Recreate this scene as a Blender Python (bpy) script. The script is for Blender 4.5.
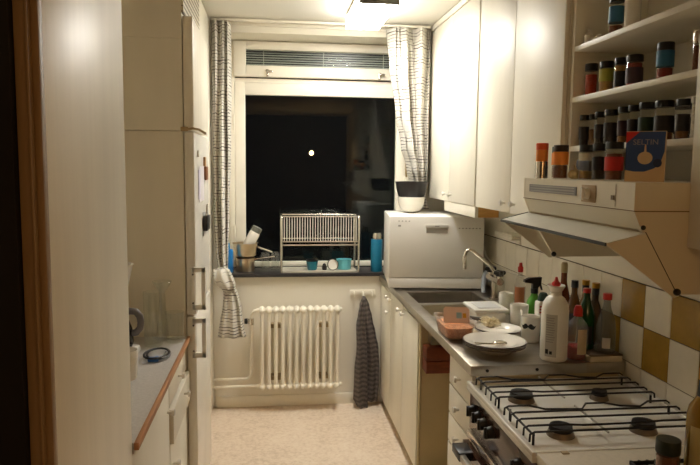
import bpy, bmesh, math, random
from mathutils import Vector, Matrix
random.seed(7)
C = bpy.context.scene.collection
S = bpy.context.scene
for o in list(bpy.data.objects): bpy.data.objects.remove(o)
PI = math.pi

# ------------------------------------------------------------------ camera, world, exposure
cam_d = bpy.data.cameras.new('camera'); cam = bpy.data.objects.new('camera', cam_d); C.objects.link(cam)
cam_d.sensor_width = 36; cam_d.lens = 641.07 / 700 * 36; cam_d.clip_start = .02
RT = Vector((0.99268572, -0.12025161, 0.01070593)); UP = Vector((0.00147267, 0.10073345, 0.99491236)); FW = Vector((0.12071826, 0.98761952, -0.10017375))
mw = Matrix.Identity(4)
for i in range(3):
    mw[i][0] = RT[i]; mw[i][1] = UP[i]; mw[i][2] = -FW[i]
mw[2][3] = 1.6003
cam.matrix_world = mw
S.camera = cam
w = bpy.data.worlds.new('night'); S.world = w; w.use_nodes = True
w.node_tree.nodes['Background'].inputs[0].default_value = (.004, .0045, .006, 1)
w.node_tree.nodes['Background'].inputs[1].default_value = .3
S.view_settings.view_transform = 'Standard'; S.view_settings.look = 'None'
S.cycles.diffuse_bounces = 10; S.cycles.max_bounces = 24; S.cycles.transparent_max_bounces = 24
S.view_settings.exposure = 0.0; S.view_settings.gamma = 1; S.view_settings.use_curve_mapping = False
LAMP_STRENGTH = 72.0; LAMP_COLOR = (1, .96, .885)
BULB_STRENGTH = 330.0; BULB_COLOR = (1, .55, .20)

# ------------------------------------------------------------------ materials
def lin(c):
    return tuple(((x/255)/12.92 if x/255 <= .04045 else ((x/255+.055)/1.055)**2.4) for x in c) + (1,)
class NT:
    def __init__(s, m): s.t = m.node_tree; s.n = s.t.nodes; s.b = s.n.get('Principled BSDF'); s.out = s.n.get('Material Output')
    def new(s, k, **kw):
        n = s.n.new(k)
        for a, v in kw.items(): setattr(n, a, v)
        return n
    def link(s, a, b): s.t.links.new(a, b)
    def coord(s, scale=(1,1,1), rot=(0,0,0)):
        tc = s.new('ShaderNodeTexCoord'); mp = s.new('ShaderNodeMapping')
        mp.inputs['Scale'].default_value = scale; mp.inputs['Rotation'].default_value = rot
        s.link(tc.outputs['Object'], mp.inputs['Vector']); return mp.outputs[0]
    def noise(s, vec, scale, detail=3, rough=.6):
        n = s.new('ShaderNodeTexNoise'); n.inputs['Scale'].default_value = scale; n.inputs['Detail'].default_value = detail
        n.inputs['Roughness'].default_value = rough; s.link(vec, n.inputs['Vector']); return n.outputs['Fac']
    def ramp(s, fac, stops):
        r = s.new('ShaderNodeValToRGB'); e = r.color_ramp.elements
        while len(e) < len(stops): e.new(.5)
        for i, (p, c) in enumerate(stops): e[i].position = p; e[i].color = c
        s.link(fac, r.inputs[0]); return r.outputs[0]
    def math(s, op, a, b=None):
        n = s.new('ShaderNodeMath', operation=op)
        for i, x in enumerate((a, b)):
            if x is None: continue
            if isinstance(x, (int, float)): n.inputs[i].default_value = x
            else: s.link(x, n.inputs[i])
        return n.outputs[0]
    def bump(s, h, strength, dist=.002):
        n = s.new('ShaderNodeBump'); n.inputs['Strength'].default_value = strength; n.inputs['Distance'].default_value = dist
        s.link(h, n.inputs['Height']); s.link(n.outputs[0], s.b.inputs['Normal'])
MATS = {}
def mat(name, rgb, rough=.5, metal=0, var=.06, scale=6, bump=0, bscale=60, aniso=None, coat=0):
    if name in MATS: return MATS[name]
    m = bpy.data.materials.new(name); m.use_nodes = True; t = NT(m); MATS[name] = m
    c = lin(rgb)
    sc = aniso if aniso else (1, 1, 1)
    f = t.noise(t.coord(sc), scale)
    col = t.ramp(f, [(.3, tuple(x*(1-var) for x in c[:3])+(1,)), (.7, tuple(min(1, x*(1+var)) for x in c[:3])+(1,))])
    t.link(col, t.b.inputs['Base Color'])
    t.b.inputs['Roughness'].default_value = rough; t.b.inputs['Metallic'].default_value = metal
    if coat: t.b.inputs['Coat Weight'].default_value = coat; t.b.inputs['Coat Roughness'].default_value = .15
    if bump: t.bump(t.noise(t.coord(sc), bscale, 4), bump)
    return m
def emis(name, rgb, strength):
    m = bpy.data.materials.new(name); m.use_nodes = True; t = NT(m); MATS[name] = m
    t.b.inputs['Base Color'].default_value = (.8, .8, .8, 1)
    t.b.inputs['Emission Color'].default_value = rgb+(1,); t.b.inputs['Emission Strength'].default_value = strength
    return m
def thin_glass(name, tint=(1, 1, 1), rough=0.0, refl=1.45, haze=0):
    m = bpy.data.materials.new(name); m.use_nodes = True; t = NT(m); MATS[name] = m
    t.n.remove(t.b)
    tr = t.new('ShaderNodeBsdfTransparent'); tr.inputs[0].default_value = tint+(1,)
    gl = t.new('ShaderNodeBsdfGlossy'); gl.inputs['Roughness'].default_value = rough
    fr = t.new('ShaderNodeFresnel'); fr.inputs[0].default_value = refl
    mx = t.new('ShaderNodeMixShader'); ge = t.new('ShaderNodeNewGeometry'); t.link(t.math('MULTIPLY', fr.outputs[0], t.math('SUBTRACT', 1.0, ge.outputs['Backfacing'])), mx.inputs[0]); t.link(tr.outputs[0], mx.inputs[1]); t.link(gl.outputs[0], mx.inputs[2])
    last = mx
    if haze:
        df = t.new('ShaderNodeBsdfDiffuse'); df.inputs[0].default_value = (.8, .8, .8, 1)
        m2 = t.new('ShaderNodeMixShader'); m2.inputs[0].default_value = haze
        t.link(mx.outputs[0], m2.inputs[1]); t.link(df.outputs[0], m2.inputs[2]); last = m2
    t.link(last.outputs[0], t.out.inputs[0]); return m

WALL = mat('wall_paint', (232, 227, 213), .7, var=.03, scale=2, bump=.05, bscale=40)
CEIL = mat('ceiling_paint', (228, 225, 216), .8, var=.02, scale=2)
TRIMW = mat('white_trim_paint', (236, 231, 216), .35, var=.03)
CABW = mat('cabinet_paint', (228, 223, 208), .45, var=.03, scale=3, bump=.1, bscale=30, aniso=(3, 3, .6))
CABG = mat('glossy_cabinet_paint', (234, 228, 212), .38, var=.05, scale=3, bump=.12, bscale=40, aniso=(5, 5, .3))
CABIN = mat('cabinet_inside', (206, 190, 150), .6)
PLINTH = mat('plinth_paint', (176, 158, 124), .6)
ENAMEL = mat('white_enamel', (234, 231, 222), .25, var=.02)
GREYPL = mat('grey_plastic', (190, 184, 170), .45, var=.02)
APPL = mat('dishwasher_white', (230, 228, 222), .35, var=.02)
STEEL = mat('brushed_steel', (176, 170, 160), .33, 1, var=.12, scale=8, bump=.05, bscale=80, aniso=(1, 8, 1))
CHROME = mat('chrome', (220, 214, 204), .2, 1, var=.03)
BLACKPL = mat('black_plastic', (20, 18, 18), .4, var=.15)
DARKMET = mat('cast_iron', (26, 22, 20), .5, .2, var=.2)
BRASS = mat('aged_brass', (176, 152, 112), .35, .9)
STONE = mat('dark_stone', (44, 42, 44), .35, var=.3, scale=40)
WOODEDGE = mat('teak_edge', (178, 126, 84), .45, var=.2, scale=10, aniso=(6, .6, 6))
REDWOOD = mat('red_brown_wood', (120, 56, 28), .5, var=.25, scale=9, aniso=(2, .5, 8))
PINE = mat('pale_plywood', (206, 160, 90), .5, var=.12, scale=10, aniso=(1, 4, 8))
LAMIN = mat('grey_speckled_laminate', (190, 186, 182), .45, var=.1, scale=120)
PANST = mat('saucepan_steel', (224, 206, 176), .3, 1, var=.05)
CERAM = mat('white_ceramic', (232, 228, 218), .18, var=.02)
CERAMD = mat('black_ceramic', (30, 27, 27), .3, var=.1)
TILEW = mat('white_tile_glaze', (232, 226, 210), .22, var=.05, scale=9)
TILEM = mat('mustard_tile_glaze', (166, 132, 54), .25, var=.14, scale=14)
GROUT = mat('grout', (84, 68, 44), .9)
HOODM = mat('hood_enamel', (226, 218, 198), .38, var=.02)
HOODG = mat('hood_grille_grey', (140, 138, 136), .5)
BROWNGL = mat('brown_oven_glass', (70, 46, 34), .15, var=.1)
OPENDARK = mat('painted_opening_dark', (20, 19, 24), .6, var=.2)  # near-black colour stands for the darkness of the unlit doorway
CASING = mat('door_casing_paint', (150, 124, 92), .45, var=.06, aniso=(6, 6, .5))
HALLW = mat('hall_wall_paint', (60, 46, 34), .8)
TOWEL = None
def floor_mat():
    m = bpy.data.materials.new('speckled_linoleum'); m.use_nodes = True; t = NT(m)
    a = t.noise(t.coord(), 45, 5, .7); b = t.noise(t.coord(), 6, 3)
    mix = t.math('ADD', t.math('MULTIPLY', a, .7), t.math('MULTIPLY', b, .3))
    t.link(t.ramp(mix, [(.36, lin((204, 184, 162))), (.5, lin((224, 206, 186))), (.66, lin((232, 218, 200)))]), t.b.inputs['Base Color'])
    t.b.inputs['Roughness'].default_value = .5; return m
FLOOR = floor_mat()
def curtain_mat():
    m = bpy.data.materials.new('streaked_curtain_cotton'); m.use_nodes = True; t = NT(m)
    tc = t.new('ShaderNodeTexCoord'); sp = t.new('ShaderNodeSeparateXYZ'); t.link(tc.outputs['UV'], sp.inputs[0])
    wob = t.noise(t.coord((9, 9, 9)), 1, 2)
    z = t.math('ADD', sp.outputs['Y'], t.math('MULTIPLY', wob, .03))
    sn = t.math('SINE', t.math('MULTIPLY', z, 2*PI/.019))
    mp = t.new('ShaderNodeMapping'); mp.inputs['Scale'].default_value = (9, 34, 1); t.link(tc.outputs['UV'], mp.inputs['Vector'])
    nb = t.noise(mp.outputs[0], 1, 2)
    v = t.math('ADD', t.math('MULTIPLY', sn, .5), nb)
    k = t.ramp(v, [(.90, lin((208, 204, 194))), (.985, lin((52, 40, 40)))])
    t.link(k, t.b.inputs['Base Color']); t.b.inputs['Roughness'].default_value = .9
    t.b.inputs['Sheen Weight'].default_value = .1
    return m
CURT = curtain_mat()
def towel_mat():
    m = bpy.data.materials.new('grey_striped_terry'); m.use_nodes = True; t = NT(m)
    tc = t.new('ShaderNodeTexCoord'); sp = t.new('ShaderNodeSeparateXYZ'); t.link(tc.outputs['UV'], sp.inputs[0])
    sn = t.math('SINE', t.math('MULTIPLY', sp.outputs['Y'], 2*PI/.032))
    n = t.noise(t.coord(), 220, 3)
    v = t.math('ADD', t.math('MULTIPLY', sn, .13), n)
    t.link(t.ramp(v, [(.3, lin((62, 56, 54))), (.72, lin((120, 111, 106)))]), t.b.inputs['Base Color'])
    t.b.inputs['Roughness'].default_value = 1; t.bump(t.noise(t.coord(), 300, 2), .6); return m
TOWEL = towel_mat()
def grille_mat():
    m = bpy.data.materials.new('perforated_grille'); m.use_nodes = True; t = NT(m)
    mp = t.coord((1, 1, 1), (PI/4, 0, 0))
    ck = t.new('ShaderNodeTexChecker'); ck.inputs['Scale'].default_value = 62
    ck.inputs['Color1'].default_value = lin((216, 208, 186)); ck.inputs['Color2'].default_value = lin((70, 58, 44))
    t.link(mp, ck.inputs['Vector']); t.link(ck.outputs[0], t.b.inputs['Base Color']); t.b.inputs['Roughness'].default_value = .6
    return m
GRILLE = grille_mat()
PANE = thin_glass('window_glass', (.93, .97, .96), 0, 1.5, .0012)
PANER = thin_glass('dusty_window_glass', (.93, .97, .96), .32, 1.4, .02)
CLEAR = thin_glass('clear_glass', (.96, .97, .95), .04, 1.9, .04)
JARGL = thin_glass('jar_glass', (.98, .98, .96), .04, 1.5, .04)
CLRPL = thin_glass('clear_plastic', (.93, .92, .9), .15, 1.3, .12)
GREENGL = thin_glass('green_bottle_glass', (.10, .34, .12), .05, 1.45, .03)
PINKPL = thin_glass('red_tinted_plastic', (.97, .92, .88), .2, 1.3, .16)
def plas(n, rgb, rough=.35): return mat(n, rgb, rough, var=.05)
LIGHTM = emis('lamp_diffuser', LAMP_COLOR, LAMP_STRENGTH)
LIGHTS = emis('lamp_side_diffuser', LAMP_COLOR, LAMP_STRENGTH*.26)
BULBM = emis('bulb_glow', BULB_COLOR, BULB_STRENGTH)

# ------------------------------------------------------------------ geometry helpers
ORG = {}
class MB:
    def __init__(s): s.b = bmesh.new(); s.uv = None; s.mi = 0
    def box(s, x0, x1, y0, y1, z0, z1, bev=0, seg=2):
        r = bmesh.ops.create_cube(s.b, size=1); vs = r['verts']
        for v in vs: v.co = Vector(((x0+x1)/2+v.co.x*(x1-x0), (y0+y1)/2+v.co.y*(y1-y0), (z0+z1)/2+v.co.z*(z1-z0)))
        if bev:
            es = list({e for v in vs for e in v.link_edges})
            bmesh.ops.bevel(s.b, geom=es, offset=bev, segments=seg, affect='EDGES', profile=.5)
        elif s.mi:
            for f in {f for v in vs for f in v.link_faces}: f.material_index = s.mi
        return s
    def cyl(s, p0, p1, r0, r1=None, seg=20):
        p0 = Vector(p0); p1 = Vector(p1); d = p1-p0; r1 = r0 if r1 is None else r1
        m = Matrix.Translation((p0+p1)/2) @ d.to_track_quat('Z', 'Y').to_matrix().to_4x4()
        bmesh.ops.create_cone(s.b, cap_ends=True, segments=seg, radius1=r0, radius2=r1, depth=d.length, matrix=m); return s
    def ball(s, c, r, sc=(1, 1, 1), u=16, v=10):
        m = Matrix.Translation(c) @ Matrix.Diagonal((sc[0], sc[1], sc[2], 1))
        bmesh.ops.create_uvsphere(s.b, u_segments=u, v_segments=v, radius=r, matrix=m); return s
    def tube(s, path, r, seg=8, closed=False):
        P = [Vector(p) for p in path]; n = len(P); rings = []
        prev = None
        for i, p in enumerate(P):
            a = P[(i-1) % n] if (closed or i > 0) else p; c = P[(i+1) % n] if (closed or i < n-1) else p
            t = (c-a).normalized()
            if prev is None:
                u = t.orthogonal().normalized()
            else:
                u = (prev - t*prev.dot(t)).normalized()
            prev = u; v = t.cross(u)
            rings.append([s.b.verts.new(p+u*math.cos(2*PI*k/seg)*r+v*math.sin(2*PI*k/seg)*r) for k in range(seg)])
        for i in range(n if closed else n-1):
            A = rings[i]; B = rings[(i+1) % n]
            for k in range(seg): s.b.faces.new((A[k], A[(k+1) % seg], B[(k+1) % seg], B[k]))
        if not closed: s.b.faces.new(rings[0][::-1]); s.b.faces.new(rings[-1])
        return s
    def lathe(s, cx, cy, prof, seg=28, z=0, tilt=None):
        rings = []
        for r, h in prof:
            if r < 1e-5: rings.append([s.b.verts.new((cx, cy, z+h))])
            else: rings.append([s.b.verts.new((cx+r*math.cos(2*PI*k/seg), cy+r*math.sin(2*PI*k/seg), z+h)) for k in range(seg)])
        for A, B in zip(rings, rings[1:]):
            if len(A) == 1 and len(B) == 1: continue
            for k in range(seg):
                k2 = (k+1) % seg
                if len(A) == 1: s.b.faces.new((A[0], B[k2], B[k]))
                elif len(B) == 1: s.b.faces.new((A[k], A[k2], B[0]))
                else: s.b.faces.new((A[k], A[k2], B[k2], B[k]))
        if tilt:
            vs = [v for r in rings for v in r]; ax, ang, piv = tilt
            bmesh.ops.rotate(s.b, cent=piv, matrix=Matrix.Rotation(ang, 3, ax), verts=vs)
        return s
    def prism(s, pts, off):
        off = Vector(off); A = [s.b.verts.new(p) for p in pts]; B = [s.b.verts.new(Vector(p)+off) for p in pts]; n = len(A)
        s.b.faces.new(A); s.b.faces.new(B[::-1])
        for i in range(n): s.b.faces.new((A[i], B[i], B[(i+1) % n], A[(i+1) % n]))
        return s
    def drape(s, rows, waves, amp, seg=72, phase=0, seed=1):
        """closed pleated cloth; rows = (z, cx, cy, half width x, half depth y)"""
        uvl = s.b.loops.layers.uv.verify(); rnd = random.Random(seed); ph = [rnd.uniform(0, 6) for _ in range(4)]
        R = []; vv = 0; last = None
        # resample
        rs = []
        for a, b in zip(rows, rows[1:]):
            k = max(2, int(abs(a[0]-b[0])/.025))
            for i in range(k): rs.append([a[j]+(b[j]-a[j])*(.5-.5*math.cos(PI*i/k) if j else i/k) for j in range(5)])
        rs.append(list(rows[-1]))
        for (z, cx, cy, wx, wy) in rs:
            ring = []
            for k in range(seg):
                t = 2*PI*k/seg; am = amp*min(1, wx/.05)
                wv = am*math.sin(waves*t+phase+.5*math.sin(z*5+ph[0]))+.4*am*math.sin((waves*.5+1)*t+ph[1]+z*3)
                x = cx+wx*math.cos(t)*(1+wv*.35/max(wy, .01)*.3); y = cy+(wy*math.sin(t))+wv
                ring.append(s.b.verts.new((x, y, z)))
            R.append((ring, z))
        peri = 2.2*max(r[3] for r in rows)
        for (A, za), (B, zb) in zip(R, R[1:]):
            for k in range(seg):
                k2 = (k+1) % seg
                f = s.b.faces.new((A[k], A[k2], B[k2], B[k]))
                for lp, (uu, vz) in zip(f.loops, ((k, za), (k+1, za), (k+1, zb), (k, zb))): lp[uvl].uv = (uu/seg*peri*1.6, vz)
        s.b.faces.new(R[0][0][::-1]); s.b.faces.new(R[-1][0]); return s
    def build(s, name, m, parent=None, loc=None, smooth=40, label=None):
        b = s.b; bmesh.ops.recalc_face_normals(b, faces=b.faces)
        if parent is not None: o0 = ORG[parent.name]
        elif loc is not None: o0 = Vector(loc)
        else:
            xs = [v.co for v in b.verts]
            o0 = Vector(((min(v.x for v in xs)+max(v.x for v in xs))/2, (min(v.y for v in xs)+max(v.y for v in xs))/2, min(v.z for v in xs)))
        bmesh.ops.translate(b, verts=b.verts, vec=-o0)
        me = bpy.data.meshes.new(name); b.to_mesh(me); b.free()
        for x in (m if isinstance(m, (list, tuple)) else [m]): me.materials.append(x)
        if smooth:
            for p in me.polygons: p.use_smooth = True
            me.set_sharp_from_angle(angle=math.radians(smooth))
        o = bpy.data.objects.new(name, me); C.objects.link(o)
        if parent is not None: o.parent = parent
        else: o.location = o0
        ORG[o.name] = o0
        if label: o['label'] = label
        return o
def thing(name, loc, label, cat, group=None):
    o = bpy.data.objects.new(name, None); C.objects.link(o); o.location = loc; o.empty_display_size = .05
    ORG[o.name] = Vector(loc); o['label'] = label; o['category'] = cat
    if group: o['group'] = group
    return o
def tag(o, label, cat, group=None, kind=None):
    o['label'] = label; o['category'] = cat
    if group: o['group'] = group
    if kind: o['kind'] = kind
    return o
def struct(o): o['kind'] = 'structure'; return o
def dup(root, loc, label, group=None):
    r = root.copy(); C.objects.link(r); r.location = loc; r['label'] = label
    if group: r['group'] = group
    for ch in list(root.children):
        c = ch.copy(); C.objects.link(c); c.parent = r
        for g in list(ch.children):
            d = g.copy(); C.objects.link(d); d.parent = c
    return r
def text(name, body, size, m, parent, mtx, ext=.0006):
    cu = bpy.data.curves.new(name, 'FONT'); cu.body = body; cu.size = size; cu.extrude = ext; cu.align_x = 'CENTER'; cu.align_y = 'CENTER'
    t = bpy.data.objects.new('tmp', cu); C.objects.link(t)
    dg = bpy.context.evaluated_depsgraph_get(); me = bpy.data.meshes.new_from_object(t.evaluated_get(dg)); bpy.data.objects.remove(t)
    me.name = name; me.transform(mtx); me.transform(Matrix.Translation(-ORG[parent.name])); me.materials.clear(); me.materials.append(m)
    o = bpy.data.objects.new(name, me); C.objects.link(o); o.parent = parent; ORG[o.name] = ORG[parent.name]; return o

# ------------------------------------------------------------------ room shell
XL, XR, D, H = -.97, 1.3265, 4.22, 2.516
NX0, NX1, NZ0, NZ1, YW = -.345, .985, .88, 2.447, 4.48
struct(MB().box(-1.5, 1.6, -2.6, 4.7, -.06, 0).build('floor', FLOOR))
struct(MB().box(-1.5, 1.6, -2.6, 4.7, H, H+.06).build('ceiling', CEIL))
b = MB()
b.box(XL-.06, NX0, D, D+.4, 0, H).box(NX1, XR+.1, D, D+.4, 0, H).box(NX0, NX1, D, D+.4, 0, NZ0-.003).box(NX0, NX1, D, D+.4, NZ1, H)
struct(b.build('wall_back', WALL, smooth=0))
struct(MB().box(XR, XR+.08, -2.5, D-.001, 0, H).build('wall_right', WALL))
struct(MB().box(XL-.08, XL, 1.04, D-.001, 0, H).build('wall_left', WALL))
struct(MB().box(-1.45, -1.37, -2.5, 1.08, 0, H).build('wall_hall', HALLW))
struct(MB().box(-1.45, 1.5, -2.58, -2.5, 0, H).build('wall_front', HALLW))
struct(MB().box(-.37, .70, D-.016, D-.001, 0, .075, .003).build('baseboard_back', TRIMW))
struct(MB().box(-.37, .985, D-.014, D-.001, H-.03, H-.002, .004).build('trim_1', TRIMW))
# near-side doorway: its unlit opening is painted as a flat near-black panel
dr = struct(MB().box(-1.36, -.390, 1.035, 1.07, .01, 2.5).build('dark_opening_panel', OPENDARK))
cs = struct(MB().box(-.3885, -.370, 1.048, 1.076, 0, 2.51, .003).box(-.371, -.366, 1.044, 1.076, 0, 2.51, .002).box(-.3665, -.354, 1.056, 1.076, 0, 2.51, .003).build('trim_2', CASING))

# window
y0 = YW
win = struct(MB().box(-.285, -.252, y0-.012, y0+.1, .905, 2.446, .003).box(.936, .975, y0-.012, y0+.1, .905, 2.446, .003)
             .box(-.252, .936, y0+.0, y0+.1, 2.425, 2.446).box(-.252, .936, y0+.01, y0+.1, 2.172, 2.20)
             .box(NX0+.001, -.285, y0+.02, y0+.1, .905, 2.446).box(.975, NX1-.001, y0+.02, y0+.1, .905, 2.446)
             .build('window_1', TRIMW))
def frame(x0, x1, z0, z1, gx0, gx1, gz0, gz1, ya, yb, name, bev=.004):
    return MB().box(x0, gx0, ya, yb, z0, z1, bev).box(gx1, x1, ya, yb, z0, z1, bev).box(gx0-.001, gx1+.001, ya+.001, yb-.001, gz1, z1-.001, bev).box(gx0-.001, gx1+.001, ya+.001, yb-.001, z0+.001, gz0, bev).build(name, TRIMW, win)
sash = frame(-.254, .938, 2.206, 2.44, -.173, .862, 2.281, 2.386, y0-.035, y0+.02, 'transom_sash')
MB().box(-.174, .863, y0-.01, y0-.006, 2.28, 2.387).build('pane', PANER, sash)
ms = frame(-.250, .934, .907, 2.170, -.180, .866, .942, 2.088, y0-.008, y0+.04, 'main_sash')
MB().box(-.181, .867, y0+.012, y0+.016, .941, 2.089).build('pane', PANE, ms)
MB().box(-.2, .90, y0+.085, y0+.089, .93, 2.42).build('outer_pane', PANE, win)
def latch(x, z):
    MB().cyl((x, y0-.036, z), (x, y0-.055, z), .012).box(x-.008, x+.035, y0-.062, y0-.052, z-.012, z+.004, .003).box(x-.006, x+.008, y0-.05, y0-.037, z-.038, z-.008, .002).build('latch', CHROME, sash)
latch(-.03, 2.243); latch(.734, 2.241)
for zz in (1.15, 1.9): MB().cyl((-.256, y0-.014, zz-.05), (-.256, y0-.014, zz+.05), .007, seg=10).build('hinge', TRIMW, ms)
# side casement latch near the dishwasher
t = thing('stay_latch', (.955, y0-.02, 1.5), 'slim brass stay latch on the window frame above the bowls', 'latch')
MB().tube([(.936, y0-.022, 1.72), (.936, y0-.03, 1.66), (.936, y0-.03, 1.56), (.94, y0-.03, 1.54)], .005).build('rod', BRASS, t)
MB().box(.925, .95, y0-.03, y0-.013, 1.49, 1.54, .004).box(.928, .975, y0-.028, y0-.015, 1.70, 1.725, .003).build('catch', TRIMW, t)
# blind behind the transom pane
t = thing('venetian_blind', (.34, y0+.05, 2.25), 'grey venetian blind behind the narrow top window pane', 'blind')
b = MB(); m_sl = mat('blind_slats', (196, 192, 182), .5)
for i in range(9):
    z = 2.262+i*.0158
    b.prism([(-.2, y0+.045, z), (.9, y0+.045, z), (.9, y0+.058, z+.009), (-.2, y0+.058, z+.009)], (0, .001, .001))
b.build('slats', m_sl, t)
MB().box(-.2, .9, y0+.04, y0+.065, 2.405, 2.424).build('headrail', GREYPL, t)
for x in (-.055, .355, .775): MB().cyl((x, y0+.042, 2.25), (x, y0+.042, 2.406), .0022, seg=6).build('cord', TRIMW, t)
tag(MB().box(NX0+.002, NX1-.002, D-.03, y0-.01, .881, .903, .003).build('window_sill_slab', STONE), 'dark stone slab forming the deep window sill', 'window sill')

# tiles on the right-hand wall
b = MB(); b.box(XR-.004, XR-.0005, 1.0, 4.2, .72, 1.1975)
for c in range(-13, 9):
    ya = 2.2585-.153*c-.002; yb = ya-.149
    for r in range(3):
        zt = 1.1967-.153*r-.002; zb = zt-.149
        b.mi = 2 if (r == 0 and c in (0, 2, 4, 6)) or (r == 1 and c in (-1, 1, 3, 5)) else 1
        b.box(XR-.008, XR-.0035, yb, ya, zb, zt)
tl = b.build('tile_backsplash', [GROUT, TILEW, TILEM], smooth=0); struct(tl)

# ------------------------------------------------------------------ ceiling lamp and hall lamp
t = thing('ceiling_lamp', (.54, 3.62, H-.001), 'boxy lit white fluorescent lamp on the ceiling', 'ceiling lamp')
MB().box(.446, .636, 3.312, 3.928, 2.432, 2.437).build('diffuser', LIGHTM, t)
MB().box(.442, .4455, 3.312, 3.928, 2.432, 2.490).build('side_diffuser', LIGHTS, t)
MB().box(.6365, .640, 3.312, 3.928, 2.432, 2.490).build('side_diffuser', LIGHTS, t)
MB().box(.438, .644, 3.300, 3.311, 2.428, 2.495, .002).build('end_cap', mat('lamp_end_grey', (120, 116, 108), .5), t)
MB().box(.446, .636, 3.9285, 3.932, 2.432, 2.490).build('side_diffuser', LIGHTS, t)
MB().box(.442, .640, 3.312, 3.928, 2.4905, 2.495).box(.48, .60, 3.36, 3.88, 2.4955, H-.001).build('base_plate', TRIMW, t)
t = thing('pendant_lamp', (.626, -1.2, H-.001), 'bare warm bulb hanging in the hall, mirrored in the window', 'pendant lamp')
MB().ball((.626, -1.2, 1.83), .032, (1, 1, 1.15)).build('bulb', BULBM, t)
MB().cyl((.626, -1.2, 1.87), (.626, -1.2, 1.95), .02).build('socket', BLACKPL, t)
MB().cyl((.626, -1.2, 1.95), (.626, -1.2, H-.001), .004, seg=8).build('cord', BLACKPL, t)

# ------------------------------------------------------------------ left side furniture
def knob(x, y, z, parent, dx=-1, m=CERAM, r=.013):
    MB().cyl((x, y, z), (x+dx*.016, y, z), .005, seg=10).cyl((x+dx*.016, y, z), (x+dx*.026, y, z), r, r*.85, seg=16).build('knob', m, parent)
t = thing('tall_cupboard', (-.66, 1.35, 0), 'tall glossy cream cupboard beside the dark doorway', 'cupboard')
MB().box(-.965, -.382, 1.08, 1.658, .0, 2.51).build('body', CABG, t)
MB().box(-.380, -.362, 1.08, 1.660, .06, 2.50, .003).build('door', CABG, t)

t = thing('base_cabinet', (-.66, 1.98, 0), 'cream base cabinet with plain door under the grey worktop', 'cabinet')
MB().box(-.96, -.385, 1.662, 2.278, .06, .8495).box(-.96, -.41, 1.662, 2.278, 0, .06).build('body', CABIN, t)
d = MB().box(-.383, -.366, 1.668, 2.274, .07, .845, .002).build('door', CABW, t)
knob(-.366, 2.235, .74, d, 1)
t = thing('drawer_cabinet', (-.66, 2.51, 0), 'cream drawer cabinet with one drawer pulled ajar, beside the fridge', 'cabinet')
MB().box(-.96, -.385, 2.282, 2.738, .06, .8495).box(-.96, -.41, 2.282, 2.738, 0, .06).build('body', CABIN, t)
d = MB().box(-.383, -.366, 2.286, 2.734, .735, .846, .002).build('drawer', CABW, t); knob(-.366, 2.5, .785, d, 1)
d = MB().box(-.37, -.352, 2.286, 2.734, .60, .728, .002).box(-.384, -.372, 2.30, 2.72, .61, .70).build('drawer', CABW, t); knob(-.352, 2.56, .69, d, 1)
d = MB().box(-.383, -.366, 2.286, 2.734, .07, .594, .002).build('door', CABW, t); knob(-.366, 2.35, .50, d, 1)
t = thing('worktop', (-.66, 2.2, .836), 'grey speckled worktop with brown wooden edge', 'worktop')
MB().box(-.966, -.3592, 1.664, 2.738, .850, .88).build('surface', LAMIN, t)
MB().box(-.359, -.346, 1.664, 2.738, .8595, .8805, .002).build('edging', WOODEDGE, t)

# fridge
t = thing('refrigerator', (-.66, 3.05, 0), 'white fridge freezer with two doors and grey handles', 'refrigerator')
MB().box(-.965, -.366, 2.752, 3.348, .05, 1.745, .003).build('body', CABW, t)
MB().box(-.95, -.40, 2.76, 3.34, 0, .05).build('plinth', PLINTH, t)
def cpull(z0, z1, par, zh, inner):
    b = MB().box(-.338, -.281, 2.738, 2.751, zh[0], zh[0]+.022, .002).box(-.338, -.281, 2.738, 2.751, zh[1]-.022, zh[1], .002).box(-.298, -.281, 2.738, 2.751, zh[0]+.001, zh[1]-.001, .002).box(-.340, -.325, 2.738, 2.751, zh[0], zh[1], .002)
    h = b.build('handle', mat('handle_white', (240, 238, 230), .35), par)
    for z in (zh[0]+.03, zh[1]-.03): MB().cyl((-.333, 2.7385, z), (-.333, 2.7365, z), .004, seg=10).build('screw', BLACKPL, h)
d = MB().box(-.362, -.322, 2.752, 3.348, .968, 1.742, .005).build('door', ENAMEL, t); cpull(0, 0, d, (.992, 1.175), 0)
d = MB().box(-.362, -.322, 2.752, 3.348, .06, .958, .005).build('door', ENAMEL, t); cpull(0, 0, d, (.783, .955), 0)
t = thing('top_cupboard', (-.66, 3.05, 1.75), 'cream cupboard with a vent grille above the fridge', 'cupboard')
MB().box(-.965, -.366, 2.752, 3.348, 1.7465, 2.1195).box(-.965, -.366, 2.752, 3.348, 2.1205, 2.513).build('body', CABW, t)
d = MB().box(-.362, -.322, 2.752, 3.348, 1.757, 2.21, .003).build('door', CABG, t)
MB().tube([(-.35, 2.746, 1.752), (-.325, 2.744, 1.756), (-.30, 2.742, 1.752), (-.272, 2.742, 1.735)], .005).box(-.375, -.345, 2.744, 2.7515, 1.745, 1.762, .002).build('latch', BRASS, d)
MB().box(-.366, -.358, 2.752, 3.348, 2.225, 2.50).build('grille', GRILLE, t)
t = thing('broom_cupboard', (-.66, 3.78, 0), 'narrow white full-height cupboard between fridge and window', 'cupboard')
MB().box(-.965, -.40, 3.352, 4.2, 0, 2.513).build('body', CABW, t)
MB().box(-.399, -.381, 3.352, 4.2, .05, 2.50, .003).build('door', CABW, t)
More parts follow.
